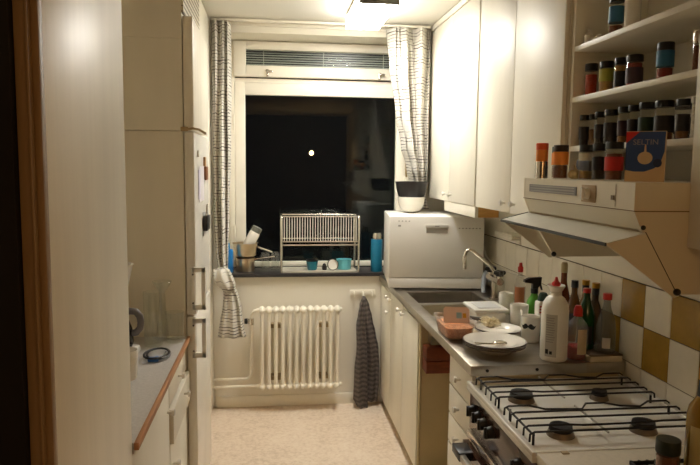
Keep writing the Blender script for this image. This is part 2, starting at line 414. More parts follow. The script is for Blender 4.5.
# things on the fridge door
xf = -.3215
t = thing('paper_note', (xf, 3.0, 1.45), 'white paper note with pale violet edge on the fridge door', 'note')
MB().box(xf, xf+.0015, 2.92, 3.11, 1.44, 1.60).build('sheet', mat('note_paper', (214, 210, 214), .8), t)
MB().box(xf+.0016, xf+.004, 2.87, 2.935, 1.455, 1.585).build('pad', mat('violet_paper', (194, 188, 208), .8), t)
tag(MB().cyl((xf, 2.86, 1.655), (xf+.008, 2.86, 1.655), .014).build('magnet', CERAM), 'round white magnet on the fridge door above the note', 'magnet')
t = thing('figure_magnet', (xf, 3.17, 1.53), 'small brown figure magnet next to the paper note', 'magnet')
MB().box(xf, xf+.012, 3.13, 3.22, 1.535, 1.60, .004).build('body', mat('brown_resin', (120, 72, 36), .6), t)
MB().box(xf, xf+.01, 3.10, 3.15, 1.60, 1.645, .004).build('head', mat('tan_resin', (160, 120, 70), .6), t)
t = thing('clip_magnet', (xf, 3.1, 1.29), 'black bulldog clip magnet holding a card, low on the fridge door', 'magnet')
MB().box(xf+.003, xf+.024, 3.03, 3.16, 1.30, 1.37, .004).build('clip', BLACKPL, t)
MB().tube([(xf+.012, 3.09, 1.37), (xf+.014, 3.09, 1.42), (xf+.014, 3.13, 1.42), (xf+.012, 3.13, 1.37)], .003).build('wire', CHROME, t)
MB().box(xf, xf+.0025, 3.05, 3.24, 1.275, 1.385).build('card', mat('card_grey', (170, 168, 166), .6), t)

# coffee maker etc.
t = thing('coffee_maker', (-.58, 2.42, .881), 'white drip coffee maker mostly hidden behind the tall cupboard', 'coffee maker')
MB().box(-.70, -.505, 2.33, 2.51, .8815, .915, .012).box(-.70, -.63, 2.34, 2.50, .914, 1.25, .012).build('body', ENAMEL, t)
MB().lathe(-.578, 2.42, [(0, 0), (.04, 0), (.066, .115), (.07, .12), (.064, .12), (.04, .01), (0, .01)], z=1.118).build('filter_funnel', ENAMEL, t)
cf = MB().lathe(-.578, 2.42, [(0, 0), (.055, 0), (.065, .03), (.06, .08), (.045, .12), (.045, .14), (0, .14)], z=.917).build('carafe', mat('dark_carafe', (28, 24, 22), .12), t)
MB().tube([(-.555, 2.42, 1.05), (-.525, 2.42, 1.063), (-.503, 2.42, 1.06), (-.489, 2.42, 1.042), (-.486, 2.42, 1.02), (-.489, 2.42, .998), (-.503, 2.42, .982), (-.525, 2.42, .978)], .013, 10).build('handle', mat('carafe_handle', (100, 96, 98), .4), cf)
def mug(name, x, y, z, r, h, label, grp, hang=0, m=None):
    t = thing(name, (x, y, z), label, 'mug', grp)
    MB().lathe(x, y, [(0, 0), (r*.86, 0), (r*.92, .006), (r, h-.004), (r-.001, h), (r-.004, h-.002), (r*.86, .01), (0, .008)], z=z).build('cup', m or CERAM, t)
    c, s_ = math.cos(hang), math.sin(hang); P = []
    for k in range(9):
        a = -PI/2+PI*k/8; rr = r*.93+.03*math.cos(a); P.append((x+c*rr, y+s_*rr, z+h*.52+h*.32*math.sin(a)))
    MB().tube(P, .0055, 8).build('handle', m or CERAM, t); return t
mug('coffee_mug', -.492, 2.19, .881, .04, .10, 'white mug in front of the coffee maker, at the cupboard edge', None, 2.6)
GV = MB().lathe(-.475, 2.6, [(0, 0), (.034, 0), (.036, .006), (.037, .22), (.034, .22), (.033, .012), (0, .01)], z=.881).build('glass_vase', CLEAR)
tag(GV, 'tall straight clear glass vase on the grey worktop', 'vase')
GV = MB().lathe(-.452, 2.685, [(0, 0), (.026, 0), (.027, .01), (.016, .13), (.012, .2), (.03, .225), (.04, .245), (.038, .247), (.01, .205), (.014, .12), (.023, .012), (0, .01)], z=.881).build('flared_vase', CLEAR)
tag(GV, 'slim clear glass vase with flared rim behind the straight one', 'vase')
GV = MB().lathe(-.398, 2.65, [(0, 0), (.034, 0), (.035, .008), (.039, .125), (.036, .125), (.032, .016), (0, .014)], z=.881).build('tumbler', CLEAR)
tag(GV, 'clear drinking tumbler at the worktop edge beside the fridge', 'glass')
t = thing('power_cord', (-.46, 2.43, .881), 'black coiled cord with blue plug lying on the grey worktop', 'cord')
P = []
for k in range(44):
    a = k/43*4*PI; rr = .055+.012*math.sin(a*1.3); P.append((-.436+rr*math.cos(a)*.75, 2.44+rr*1.3*math.sin(a), .8855+.0035*abs(math.sin(a*.5))+k*.0003))
MB().tube(P, .004, 6).build('cable', BLACKPL, t)
MB().box(-.455, -.415, 2.365, 2.39, .882, .897, .004).box(-.435, -.42, 2.38, 2.41, .882, .894, .003).build('plug', plas('blue_plastic', (40, 90, 150)), t)

# ------------------------------------------------------------------ right base units
XC = .7176
def panelbox(t, x0, x1, y0, y1, z0, z1, m, th=.016):
    return MB().box(x0, x1, y0, y0+th, z0, z1).box(x0, x1, y1-th, y1, z0, z1).box(x0, x1, y0+th, y1-th, z0, z0+th).box(x1-th, x1, y0+th, y1-th, z0+th, z1).build('carcass', m, t)
t = thing('sink_cabinet', (1.02, 3.65, 0), 'cream three-door cabinet under the sink', 'cabinet')
panelbox(t, .745, 1.31, 3.088, 4.20, .06, .846, CABIN)
MB().box(.752, .77, 2.515, 4.2, 0, .058).build('plinth', PLINTH, t)
for (ya, yb, ks, zk) in ((3.852, 4.19, (3.90,), .80), (3.474, 3.846, (3.53, 3.80), .80), (3.092, 3.468, (3.42,), .80)):
    d = MB().box(.727, .743, ya, yb, .065, .842 if len(ks) > 1 else .83, .003).build('door', CABW, t)
    for k in ks: knob(.727, k, zk, d)
    if ya > 3.8: knob(.727, 3.90, .70, d)
t = thing('open_niche', (1.02, 2.85, 0), 'open niche under the worktop with a red-brown wooden drawer', 'cabinet')
MB().box(.745, 1.31, 2.516, 2.528, .06, .846).box(.745, 1.31, 3.072, 3.086, .06, .846).box(.745, 1.31, 2.529, 3.071, .06, .072).box(1.298, 1.31, 2.529, 3.071, .073, .846).box(.735, .742, 3.068, 3.088, .06, .846).build('carcass', CABIN, t)
MB().box(.748, 1.28, 2.985, 3.071, .60, .662, .003).box(.748, 1.28, 2.985, 3.071, .665, .73, .003).build('wooden_drawer', REDWOOD, t)
t = thing('drawer_unit', (1.02, 2.41, 0), 'narrow stack of cream drawers between niche and stove', 'cabinet')
MB().box(.745, 1.31, 2.212, 2.512, .06, .846).build('carcass', CABIN, t)
MB().box(.755, .77, 2.215, 2.505, 0, .058).build('plinth', PLINTH, t)
for i in range(6):
    z1 = .842-i*.122
    d = MB().box(.727, .743, 2.216, 2.508, z1-.116, z1, .003).build('drawer', CABW, t); knob(.727, 2.36, z1-.058, d)
t = thing('steel_worktop', (1.0, 3.2, .847), 'stainless steel worktop with two sink bowls', 'worktop')
bx0, bx1 = .775, 1.165
MB().box(XC, bx0, 2.203, 4.215, .848, .887, .002).box(bx1, XR-.01, 2.203, 4.215, .848, .887, .002).box(bx0-.001, bx1+.001, 2.2035, 2.995, .8485, .8865).box(bx0-.001, bx1+.001, 3.25, 3.30, .8485, .8865).box(bx0-.001, bx1+.001, 3.60, 4.2145, .8485, .8865).build('surface', STEEL, t)
for (ya, yb, dz) in ((2.995, 3.25, .14), (3.30, 3.60, .17)):
    zb = .886-dz
    MB().box(bx0, bx0+.004, ya, yb, zb, .884).box(bx1-.004, bx1, ya, yb, zb, .884).box(bx0+.004, bx1-.004, ya, ya+.004, zb, .884).box(bx0+.004, bx1-.004, yb-.004, yb, zb, .884).box(bx0, bx1, ya, yb, zb-.004, zb).cyl(((bx0+bx1)/2, (ya+yb)/2, zb), ((bx0+bx1)/2, (ya+yb)/2, zb+.003), .03).build('sink_bowl', STEEL, t)
for x in (.78, .97): MB().cyl((x, 2.2032, .868), (x, 2.2, .868), .006, seg=10).build('screw', DARKMET, t)

# dishwasher
DW = t = thing('countertop_dishwasher', (.684, 3.69, .888), 'white countertop dishwasher by the window', 'dishwasher')
MB().box(.682, 1.242, 3.70, 4.19, .905, 1.322, .006).build('body', APPL, t)
dd = MB().box(.684, 1.240, 3.682, 3.699, .962, 1.322, .004).build('door', APPL, t)
MB().box(.684, 1.240, 3.684, 3.699, .897, .958, .004).build('base_panel', APPL, t)
MB().box(.895, 1.03, 3.676, 3.6815, 1.255, 1.278, .002).build('handle', mat('handle_light_grey', (214, 212, 206), .4), dd)
MB().box(.90, 1.025, 3.680, 3.6825, 1.225, 1.255).build('handle_recess', mat('recess_grey', (164, 160, 152), .5), dd)
b = MB()
for i in range(7): b.box(1.09+i*.02, 1.098+i*.02, 3.6795, 3.6822, 1.252, 1.258)
for i in range(4): b.box(.735+i*.02, .743+i*.02, 3.6795, 3.6822, 1.292, 1.297)
b.box(.735, .75, 3.6795, 3.6822, 1.262, 1.272).box(.95, .975, 3.6745, 3.6765, 1.264, 1.269); b.build('markings', mat('print_grey', (150, 146, 140), .6), dd)
for x in (.74, 1.2):
    for y in (3.73, 4.14): MB().cyl((x, y, .8885), (x, y, .906), .018).build('foot', BLACKPL, t)
DW.rotation_euler = (0, 0, -.115)
def bowl(name, x, y, z, r, h, m, label, rb=.045, grp=None):
    P = [(0, 0), (rb, 0), (rb+.01, .004)]
    for k in range(1, 9): a = k/8; P.append((rb+.01+(r-rb-.01)*math.sin(a*PI/2)**1.0, .004+(h-.004)*(1-math.cos(a*PI/2))))
    P += [(r-.004, h)]
    for k in range(7, 0, -1): a = k/8; P.append((rb+.005+(r-rb-.01)*math.sin(a*PI/2), .010+(h-.008)*(1-math.cos(a*PI/2))))
    P += [(0, .010)]
    o = MB().lathe(x, y, P, 40, z=z).build(name, m); return tag(o, label, 'bowl', grp)
bowl('mixing_bowl', .875, 3.98, 1.3225, .086, .10, CERAM, 'white bowl on the dishwasher, under the black bowl', rb=.022, grp='bowls stacked on the dishwasher')
b = MB().lathe(.875, 3.98, [(0, .012), (.05, .012), (.082, .018), (.094, .06), (.103, .112), (.099, .112), (.089, .06), (.07, .025), (0, .022)], 40, z=1.407)
tag(b.build('mixing_bowl', CERAMD), 'black wide bowl stacked on the white bowl', 'bowl', 'bowls stacked on the dishwasher')

# faucet, hose, cable
t = thing('kitchen_faucet', (1.235, 3.26, .8875), 'chrome kitchen faucet with arched spout and two black knobs', 'faucet')
FX = 1.215
MB().cyl((FX, 3.36, .888), (FX, 3.36, 1.0), .018).tube([(FX, 3.27, 1.0), (FX, 3.45, 1.0)], .02, 12).cyl((FX, 3.36, .888), (FX, 3.36, .9), .03).build('body', CHROME, t)
MB().tube([(FX, 3.34, 1.01), (FX-.01, 3.345, 1.045), (1.18, 3.35, 1.08), (1.12, 3.35, 1.13), (1.085, 3.35, 1.158), (1.063, 3.35, 1.166), (1.045, 3.35, 1.155), (1.037, 3.35, 1.125)], .0095, 12).cyl((1.037, 3.35, 1.13), (1.038, 3.35, 1.06), .013, .011).build('spout', CHROME, t)
for y in (3.285, 3.43):
    MB().cyl((FX, y, 1.01), (FX, y, 1.03), .013).build('valve', CHROME, t)
    b = MB().cyl((FX, y, 1.03), (FX, y, 1.058), .02, .024, 12)
    for k in range(4): a = k*PI/2; b.ball((FX+.022*math.cos(a), y+.022*math.sin(a), 1.048), .012)
    b.build('knob', BLACKPL, t)
tag(MB().tube([(1.275, 3.60, .95), (1.262, 3.58, 1.0), (1.235, 3.55, 1.015), (1.21, 3.52, .985), (1.20, 3.50, .93), (1.20, 3.49, .902)], .014, 10).build('drain_hose', plas('grey_hose', (150, 156, 164))), 'grey drain hose from the dishwasher beside the faucet', 'hose')
tag(MB().tube([(1.285, 3.80, 1.36), (1.295, 3.84, 1.25), (1.300, 3.84, 1.15), (1.305, 3.78, 1.07), (1.312, 3.69, 1.04), (1.312, 3.47, 1.03), (1.312, 3.2, 1.04), (1.312, 3.0, 1.06)], .0045, 6).build('white_cable', CERAM), 'thin white cable hanging from the under-cabinet box along the tiles', 'cable')
tag(MB().box(1.27, XR-.001, 3.28, 3.54, 1.222, 1.236, .003).box(1.27, 1.28, 3.28, 3.54, 1.236, 1.25, .002).box(XR-.01, XR-.001, 3.28, 3.54, 1.20, 1.255, .002).build('small_wall_shelf', TRIMW), 'small white wall ledge above the tiles near the faucet', 'shelf')

# ------------------------------------------------------------------ wall cabinets
XU = 1.0255
def wallcab(ya, yb, label, knobs, splits, name='wall_cabinet'):
    t = thing(name, ((XU+XR)/2, (ya+yb)/2, 1.417), label, 'cabinet', 'cream cabinets on the wall')
    MB().box(XU+.019, XR-.001, ya, yb, 1.417, 2.512).build('carcass', CABW, t)
    ds = [ya]+splits+[yb]
    for i in range(len(ds)-1):
        d = MB().box(XU, XU+.0175, ds[i]+.002, ds[i+1]-.002, 1.412, 2.475, .003).build('door', CABW, t)
        for k in knobs:
            if ds[i] < k < ds[i+1]: knob(XU, k, 1.453, d, -1, CERAM, .012)
    MB().box(XU-.006, XU+.0175, ya, yb, 2.478, 2.512, .003).build('cornice', CABW, t)
    return t
wallcab(3.176, 4.15, 'cream double wall cabinet next to the window curtain', (3.72, 3.60), [3.66])
wallcab(2.208, 3.156, 'cream double wall cabinet between the spice shelf and the other cabinet', (2.74, 2.625), [2.682])
wallcab(.85, 1.478, 'cream wall cabinet at the photo edge beyond the spice shelf', (), [], 'wall_cabinet')
t = thing('under_cabinet_box', (1.09, 3.45, 1.35), 'long white box with plywood end hung under the wall cabinet', 'box')
MB().box(1.03, 1.048, 3.172, 3.76, 1.352, 1.411, .002).box(1.049, 1.155, 3.19, 3.76, 1.352, 1.411).build('front_board', TRIMW, t)
MB().box(1.049, 1.157, 3.172, 3.188, 1.354, 1.411).build('end_board', PINE, t)

# spice shelf
t = thing('spice_shelf', (1.19, 1.85, 1.58), 'open cream wall shelf filled with spice jars above the hood', 'shelf')
SX = 1.05; SY0, SY1 = 1.483, 2.2
MB().box(SX, XR-.012, SY1-.018, SY1, 1.583, 2.512).build('side_panel', CABW, t)
MB().box(SX, XR-.012, SY0, SY0+.018, 1.583, 2.512).build('side_panel', CABW, t)
MB().box(XR-.011, XR-.002, SY0, SY1, 1.583, 2.512).build('back_panel', CABW, t)
for z in (1.667, 1.837, 2.012, 2.30): MB().box(SX, XR-.012, SY0+.0185, SY1-.0185, z, z+.018, .0015).build('shelf_board', CABW, t)

# hood
HY0, HY1 = 1.472, 2.172
t = thing('range_hood', (1.1, 1.82, 1.29), 'cream range hood with flip-out visor over the stove', 'range hood')
side = [(.880, 1.572), (.880, 1.503), (.902, 1.455), (1.0, 1.293), (XR-.002, 1.293), (XR-.002, 1.572)]
b = MB()
for y in (HY0, HY1-.010): b.prism([(x, y, z) for x, z in side], (0, .010, 0))
b.box(.8805, XR-.003, HY0+.010, HY1-.010, 1.503, 1.572).prism([(.881, HY0+.01, 1.503), (.903, HY0+.01, 1.456), (1.30, HY0+.01, 1.456), (1.30, HY0+.01, 1.503)], (0, HY1-HY0-.02, 0))
b.build('body', HOODM, t, smooth=20)
MB().box(.8795, .8812, HY0-.0005, HY1+.0005, 1.5015, 1.5035).box(.88, XR-.003, HY0-.0008, HY0, 1.5005, 1.5030).build('seam', mat('seam_brown', (120, 96, 66), .7), t)
b = MB(); b.box(.8775, .8802, 1.775, 2.115, 1.527, 1.552); b.build('grille', HOODG, t)
b = MB()
for i in range(3): b.box(.8765, .8776, 1.785, 2.105, 1.530+i*.008, 1.533+i*.008)
b.build('louvres', mat('louvre_light', (176, 172, 166), .5), t)
MB().box(.8778, .8802, 1.662, 1.742, 1.512, 1.560, .001).build('dial_plate', mat('dial_brown', (176, 152, 112), .5), t)
MB().cyl((.878, 1.705, 1.536), (.864, 1.705, 1.536), .016, .014).box(.858, .864, 1.699, 1.711, 1.519, 1.553, .002).build('dial', CERAM, t)
MB().box(.8775, .8802, 1.567, 1.58, 1.525, 1.537).build('switch', mat('switch_brown', (120, 100, 74), .5), t)
MB().box(.8796, .8803, 1.5605, 1.5615, 1.508, 1.566).build('panel_line', mat('seam_brown', (120, 96, 66)), t)
b = MB(); hin = (.906, 1.450); out = (.806, 1.425)
b.prism([(hin[0], HY0-.012, hin[1]), (out[0], HY0-.012, out[1]), (out[0]+.001, HY0-.012, out[1]-.006), (hin[0]+.001, HY0-.012, hin[1]-.006)], (0, HY1-HY0+.024, 0))
v = b.build('visor', mat('visor_grey_glass', (216, 216, 206), .3), t, smooth=20)
for y in (HY0-.013, HY1+.007): MB().prism([(hin[0], y, hin[1]-.004), (out[0], y, out[1]-.002), (.99, y, 1.288), (1.004, y, 1.292)], (0, .006, 0)).build('visor_wing', HOODM, v, smooth=20)
MB().box(.803, .8065, HY0-.012, HY1+.012, 1.4175, 1.4262).prism([(.9055, HY1+.0125, 1.452), (.803, HY1+.0125, 1.4265), (.803, HY1+.0125, 1.4245), (.9055, HY1+.0125, 1.449)], (0, .001, 0)).prism([(.9065, HY0-.0135, 1.452), (.904, HY0-.0135, 1.452), (.9985, HY0-.0135, 1.294), (1.001, HY0-.0135, 1.294)], (0, .0004, 0)).build('edge_strip', BLACKPL, v)
for y, s_ in ((HY0-.013, -1), (HY1-.010, -1)): MB().ball((.995, y+s_*.004, 1.303), .009).build('pivot_bolt', DARKMET, v)
MB().ball((.92, HY1-.012, 1.400), .006).build('rivet', DARKMET, v)
MB().ball((.905, HY0-.003, 1.462), .006).build('rivet', DARKMET, t)

# ------------------------------------------------------------------ stove
SY, SYE, ZT = 1.604, 2.198, .835
t = thing('gas_stove', (1.0, 1.9, 0), 'white gas stove with four burners and brown front', 'stove')
MB().box(.735, 1.305, SY, SYE, .02, .80).build('body', ENAMEL, t)
MB().box(.702, 1.305, SY, SYE, .803, .822, .004).box(.702, .714, SY, SYE, .821, ZT, .003).box(1.285, 1.305, SY, SYE, .821, ZT, .003).box(.713, 1.286, SY, SY+.012, .821, ZT, .003).box(.713, 1.286, SYE-.012, SYE, .821, ZT, .003).build('cooktop', ENAMEL, t)
MB().box(.716, .734, SY+.002, SYE-.002, .66, .80, .002).build('control_panel', BROWNGL, t)
for i, y in enumerate((2.14, 2.08, 2.02, 1.95, 1.715, 1.67)):
    MB().cyl((.716, y, .745), (.692, y, .742), .021, .018, 14).box(.686, .696, y-.005, y+.005, .725, .762, .002).build('control_knob', BLACKPL, t)
MB().box(.708, .733, SY+.002, SYE-.002, .628, .656, .004).build('chrome_strip', CHROME, t)
od = MB().prism([(.716, SY+.004, .10), (.733, SY+.004, .10), (.715, SY+.004, .615), (.692, SY+.004, .615)], (0, SYE-SY-.008, 0)).build('oven_door', BROWNGL, t)
hd = MB().box(.648, .668, 1.64, 2.16, .588, .612, .003).build('handle', STEEL, od)
for y in (1.665, 2.125): MB().box(.645, .70, y-.045, y+.045, .584, .616, .004).build('bracket', BLACKPL, hd)
BUR = [(.838, 2.02, .040), (.845, 1.735, .036), (1.112, 2.01, .027), (1.108, 1.74, .036)]
for (x, y, r) in BUR:
    bb = MB().cyl((x, y, .8225), (x, y, .837), r+.005, r, 28).build('burner', mat('burner_alloy', (136, 122, 106), .45, .6), t)
    b = MB().cyl((x, y, .837), (x, y, .840), r*.9, r*.9, 28).cyl((x, y, .840), (x, y, .853), r*.97, r*.9, 28)
    b.build('burner_cap', DARKMET, bb)
def grate(name, yc, label):
    g = thing(name, (1.0, yc, .823), label, 'grate', 'wire grates on the stove')
    zt = .863; x0, x1 = .724, 1.276
    def wire(pts): MB().tube(pts, .0032, 7).build('bar', DARKMET, g)
    f0 = [(x0-.002, 0, .835), (x0-.001, 0, zt-.006), (x0+.012, 0, zt)]; f1 = [(x1-.012, 0, zt), (x1-.002, 0, zt-.006), (x1, 0, .8425)]
    for off, kind in ((.115, 0), (.062, 1), (.012, 2), (-.04, 3), (-.085, 4)):
        y = yc+off
        if kind == 0: mid = [(.80, y, zt), (.84, y-.035, zt), (.955, y-.045, zt), (.99, y, zt), (1.05, y, zt), (1.09, y-.03, zt), (1.15, y-.04, zt), (1.2, y, zt)]
        elif kind == 1: mid = [(.83, y, zt), (1.2, y, zt)]
        elif kind == 2: mid = [(.79, y, zt), (.81, y, zt), (1.1, y, zt)]
        elif kind == 3: mid = [(.85, y, zt), (.9, y-.01, zt), (1.06, y-.008, zt), (1.15, y, zt)]
        else: mid = [(1.0, y, zt)]
        wire([(p[0], y, p[2]) for p in f0]+mid+[(p[0], y, p[2]) for p in f1])
    for x in (.732, .955, 1.262):
        MB().tube([(x, yc+.118, .8555), (x, yc-.09, .8555)], .0035, 7).build('cross_bar', STEEL if x > .8 else DARKMET, g)
    for (x, y) in ((.735, yc+.1), (.735, yc-.08), (1.265, yc+.1), (1.265, yc-.08)):
        MB().cyl((x, y, .8232), (x, y, .858), .0040, seg=8).build('foot', DARKMET, g)
grate('burner_grate', 2.035, 'black wire grate over the two burners next to the steel worktop')
grate('burner_grate', 1.755, 'black wire grate over the two burners near the oil bottle')
# near worktop
t = thing('near_worktop', (1.0, 1.1, .80), 'pale beige worktop beside the near end of the stove', 'worktop')
MB().box(.712, XR-.01, .85, 1.598, .805, .835, .003).build('surface', mat('beige_laminate', (206, 196, 176), .5, scale=80), t)
MB().box(.735, 1.30, .86, 1.59, 0, .804).build('base', CABW, t)
MB().box(.780, .80, 1.583, 1.5985, .8352, .838).build('screw_strip', PLINTH, t)
t = thing('wire_basket', (.97, 1.36, .8355), 'black wire basket holding the oil bottle and a jar', 'basket')
b = MB(); bx = (.885, 1.12, 1.20, 1.43)
for z in (.8415, .86, .878):
    b.tube([(bx[0], bx[2], z), (bx[1], bx[2], z), (bx[1], bx[3], z), (bx[0], bx[3], z)], .006 if z > .87 else .003, 6, True)
b.build('rim', BLACKPL, t)
b = MB()
for i in range(12):
    x = bx[0]+(bx[1]-bx[0])*i/11; b.tube([(x, bx[3]+.002, .884), (x, bx[3], .8405), (x, bx[2], .8405), (x, bx[2], .884)], .004, 5)
b.build('wires', BLACKPL, t)

# ------------------------------------------------------------------ radiator, pipes, towel
t = thing('radiator', (.17, 4.13, .12), 'white column radiator under the window', 'radiator')
for i in range(12):
    x = -.066+i*.0447
    b = MB()
    for y in (4.095, 4.135): b.cyl((x, y, .175), (x, y, .68), .0125, seg=14)
    b.ball((x, 4.115, .678), .03, (.72, 1.5, .85)).ball((x, 4.115, .172), .03, (.72, 1.5, .8))
    b.build('column', TRIMW, t)
for z in (.678, .172): MB().cyl((-.10, 4.115, z), (.455, 4.115, z), .014).build('header', TRIMW, t)
MB().tube([(-.09, 4.115, .678), (-.115, 4.115, .675), (-.132, 4.115, .65), (-.135, 4.13, .60), (-.135, 4.14, .28), (-.14, 4.145, .235), (-.165, 4.15, .212), (-.38, 4.15, .21)], .0105, 10).tube([(-.09, 4.115, .172), (-.14, 4.14, .165), (-.38, 4.15, .158)], .0105, 10).build('pipe', TRIMW, t)
MB().cyl((-.135, 4.117, .585), (-.135, 4.117, .625), .018).cyl((-.148, 4.117, .607), (-.158, 4.117, .607), .012).build('valve', CHROME, t)
MB().cyl((-.158, 4.117, .607), (-.178, 4.117, .607), .019, .017).build('valve_knob', BLACKPL, t)
for x in (-.01, .30):
    for z in (.55, .2): MB().box(x, x+.07, 4.15, D-.001, z, z+.024).build('bracket', mat('bracket_brown', (176, 158, 124), .6), t)
t = thing('hook_rail', (.6, 4.21, .77), 'small white hook rail on the wall beside the radiator', 'hook rail')
MB().box(.52, .69, D-.014, D-.001, .75, .785, .003).build('plate', TRIMW, t)
for x in (.545, .605, .665): MB().tube([(x, D-.014, .775), (x, D-.035, .772), (x, D-.045, .755), (x, D-.045, .742)], .004, 6).build('hook', TRIMW, t)
b = MB()
b.drape([(.752, .606, 4.156, .010, .010), (.70, .612, 4.156, .03, .014), (.60, .618, 4.156, .048, .020), (.50, .632, 4.156, .058, .022), (.40, .650, 4.156, .060, .024), (.30, .664, 4.156, .052, .024), (.16, .672, 4.156, .044, .024), (.06, .668, 4.156, .042, .022), (.035, .668, 4.156, .040, .02)], 5, .016, 90, 0, 3)
b.drape([(.75, .602, 4.132, .008, .008), (.66, .590, 4.125, .022, .012), (.56, .584, 4.122, .030, .014), (.42, .592, 4.118, .034, .018), (.25, .588, 4.116, .042, .02), (.06, .588, 4.116, .046, .02), (.006, .602, 4.116, .034, .016)], 4, .014, 70, 1, 5)
tag(b.build('kitchen_towel', TOWEL, smooth=180), 'dark grey striped towel hanging from the hook rail', 'towel')

# ------------------------------------------------------------------ curtains
t = thing('curtain', (-.31, 4.1, .5), 'white curtain with black streaks, knotted, beside the fridge', 'curtain', 'streaked window curtains')
MB().drape([(2.485, -.312, 4.12, .052, .026), (2.2, -.312, 4.12, .054, .026), (1.7, -.312, 4.12, .052, .026), (1.3, -.318, 4.12, .046, .026), (1.05, -.318, 4.12, .038, .024), (.96, -.313, 4.12, .030, .024), (.90, -.308, 4.12, .026, .022)], 6, .036, 96, 0, 2).build('drop', CURT, t, smooth=180)
MB().drape([(.965, -.318, 4.10, .02, .02), (.95, -.318, 4.08, .050, .045), (.91, -.310, 4.07, .062, .055), (.86, -.290, 4.07, .060, .05), (.80, -.265, 4.10, .03, .025)], 6, .012, 72, 1, 9).build('knot', CURT, t, smooth=180)
MB().drape([(.84, -.275, 4.10, .035, .022), (.78, -.262, 4.10, .048, .026), (.70, -.258, 4.10, .06, .03), (.62, -.262, 4.09, .070, .026), (.56, -.262, 4.09, .080, .028), (.512, -.260, 4.09, .090, .03)], 7, .012, 96, 2, 4).build('tail', CURT, t, smooth=180)
t = thing('curtain', (.9, 4.1, 1.35), 'white curtain with black streaks, swept aside next to the wall cabinets', 'curtain', 'streaked window curtains')
MB().drape([(2.485, .882, 4.12, .128, .030), (2.25, .89, 4.12, .122, .030), (1.95, .905, 4.12, .105, .030), (1.75, .925, 4.12, .086, .03), (1.6, .945, 4.12, .064, .028), (1.5, .958, 4.145, .05, .024), (1.42, .965, 4.16, .046, .022)], 7, .040, 110, 0, 6).build('drop', CURT, t, smooth=180)
MB().drape([(1.44, .955, 4.16, .05, .026), (1.40, .955, 4.165, .062, .028), (1.335, .965, 4.165, .072, .028)], 7, .010, 80, 1, 8).build('gathered_hem', CURT, t, smooth=180)
tag(MB().box(-.37, 1.01, 4.105, 4.135, 2.492, 2.507, .003).build('curtain_track', TRIMW), 'white curtain track running along the ceiling above the window', 'curtain track')

# ------------------------------------------------------------------ on the window sill
ZS = .9035
t = thing('saucepan', (-.165, 4.32, ZS), 'shiny steel saucepan on the sill, under another pan', 'saucepan', 'stacked saucepans')
MB().lathe(-.178, 4.32, [(0, 0), (.058, 0), (.062, .006), (.062, .088), (.066, .0905), (.062, .091), (.058, .01), (0, .008)], 40, z=ZS).build('pot', PANST, t)
MB().tube([(-.116, 4.31, ZS+.08), (-.06, 4.29, ZS+.09), (.02, 4.26, ZS+.105)], .007, 8).build('handle', CHROME, t)
t = thing('saucepan', (-.18, 4.32, ZS+.092), 'wider steel saucepan stacked on top, holding a white bottle', 'saucepan', 'stacked saucepans')
MB().lathe(-.18, 4.32, [(0, 0), (.055, 0), (.072, .012), (.083, .092), (.089, .095), (.081, .096), (.069, .014), (0, .006)], 40, z=ZS+.0945).build('pot', PANST, t)
MB().tube([(-.095, 4.31, ZS+.165), (-.05, 4.29, ZS+.15), (-.0, 4.27, ZS+.135)], .007, 8).build('handle', CHROME, t)
t = thing('white_bottle', (-.12, 4.32, ZS+.15), 'white plastic bottle with grey cap leaning in the upper saucepan', 'bottle')
piv = (-.19, 4.32, ZS+.118)
MB().lathe(-.19, 4.32, [(0, 0), (.032, 0), (.036, .006), (.036, .15), (.033, .165), (0, .165)], 28, z=ZS+.118, tilt=('Y', .50, piv)).build('body', CERAM, t)
MB().lathe(-.19, 4.32, [(0, .166), (.031, .166), (.033, .17), (.033, .2), (0, .205)], 24, z=ZS+.118, tilt=('Y', .50, piv)).build('cap', mat('grey_cap', (110, 112, 104), .5), t)
t = thing('blue_bottle', (-.285, 4.21, ZS), 'bright blue bottle with cap beside the knotted curtain', 'bottle')
MB().box(-.314, -.254, 4.2, 4.25, ZS, ZS+.16, .012).build('body', plas('blue_bottle_plastic', (30, 118, 186)), t)
MB().cyl((-.288, 4.225, ZS+.161), (-.288, 4.225, ZS+.2), .015, .013).build('cap', plas('light_blue_plastic', (60, 150, 200)), t)
for x, y, r, h, lab in ((-.045, 4.40, .032, .115, 'clear glass jar behind the saucepan handles'), (.022, 4.37, .03, .12, 'clear glass jar next to the dish rack')):
    tag(MB().lathe(x, y, [(0, 0), (r, 0), (r+.002, .006), (r+.002, h-.02), (r-.004, h-.01), (r-.004, h), (r-.008, h), (r-.004, .012), (0, .01)], 24, z=ZS).build('glass_jar', CLEAR), lab, 'jar', 'glass jars on the sill')
# dish rack
t = thing('dish_rack', (.32, 4.31, ZS), 'two-tier chrome dish rack with plate slots on the sill', 'dish rack')
rx0, rx1, ry0, ry1 = .062, .575, 4.215, 4.43
for x in (rx0, rx1):
    MB().tube([(x, ry0, ZS), (x, ry0, 1.262), (x, ry0+.008, 1.276), (x, ry0+.02, 1.283), (x, ry1-.02, 1.283), (x, ry1-.006, 1.276), (x, ry1, 1.262), (x, ry1, ZS)], .0075, 10).build('side_frame', CHROME, t)
for z in (1.278, 1.112):
    b = MB()
    for y in (ry0+.01, ry1-.01): b.tube([(rx0, y, z), (rx1, y, z)], .005, 8)
    if z < 1.2: b.tube([(rx0, ry0, z-.022), (rx1, ry0, z-.022)], .005, 8)
    b.build('rail', CHROME, t)
b = MB()
for i in range(29):
    x = rx0+.018+i*.0171
    b.tube([(x, ry0+.012, 1.276), (x, ry0+.012, 1.114)], .0024, 6)
b.build('plate_slots', CERAM, t)
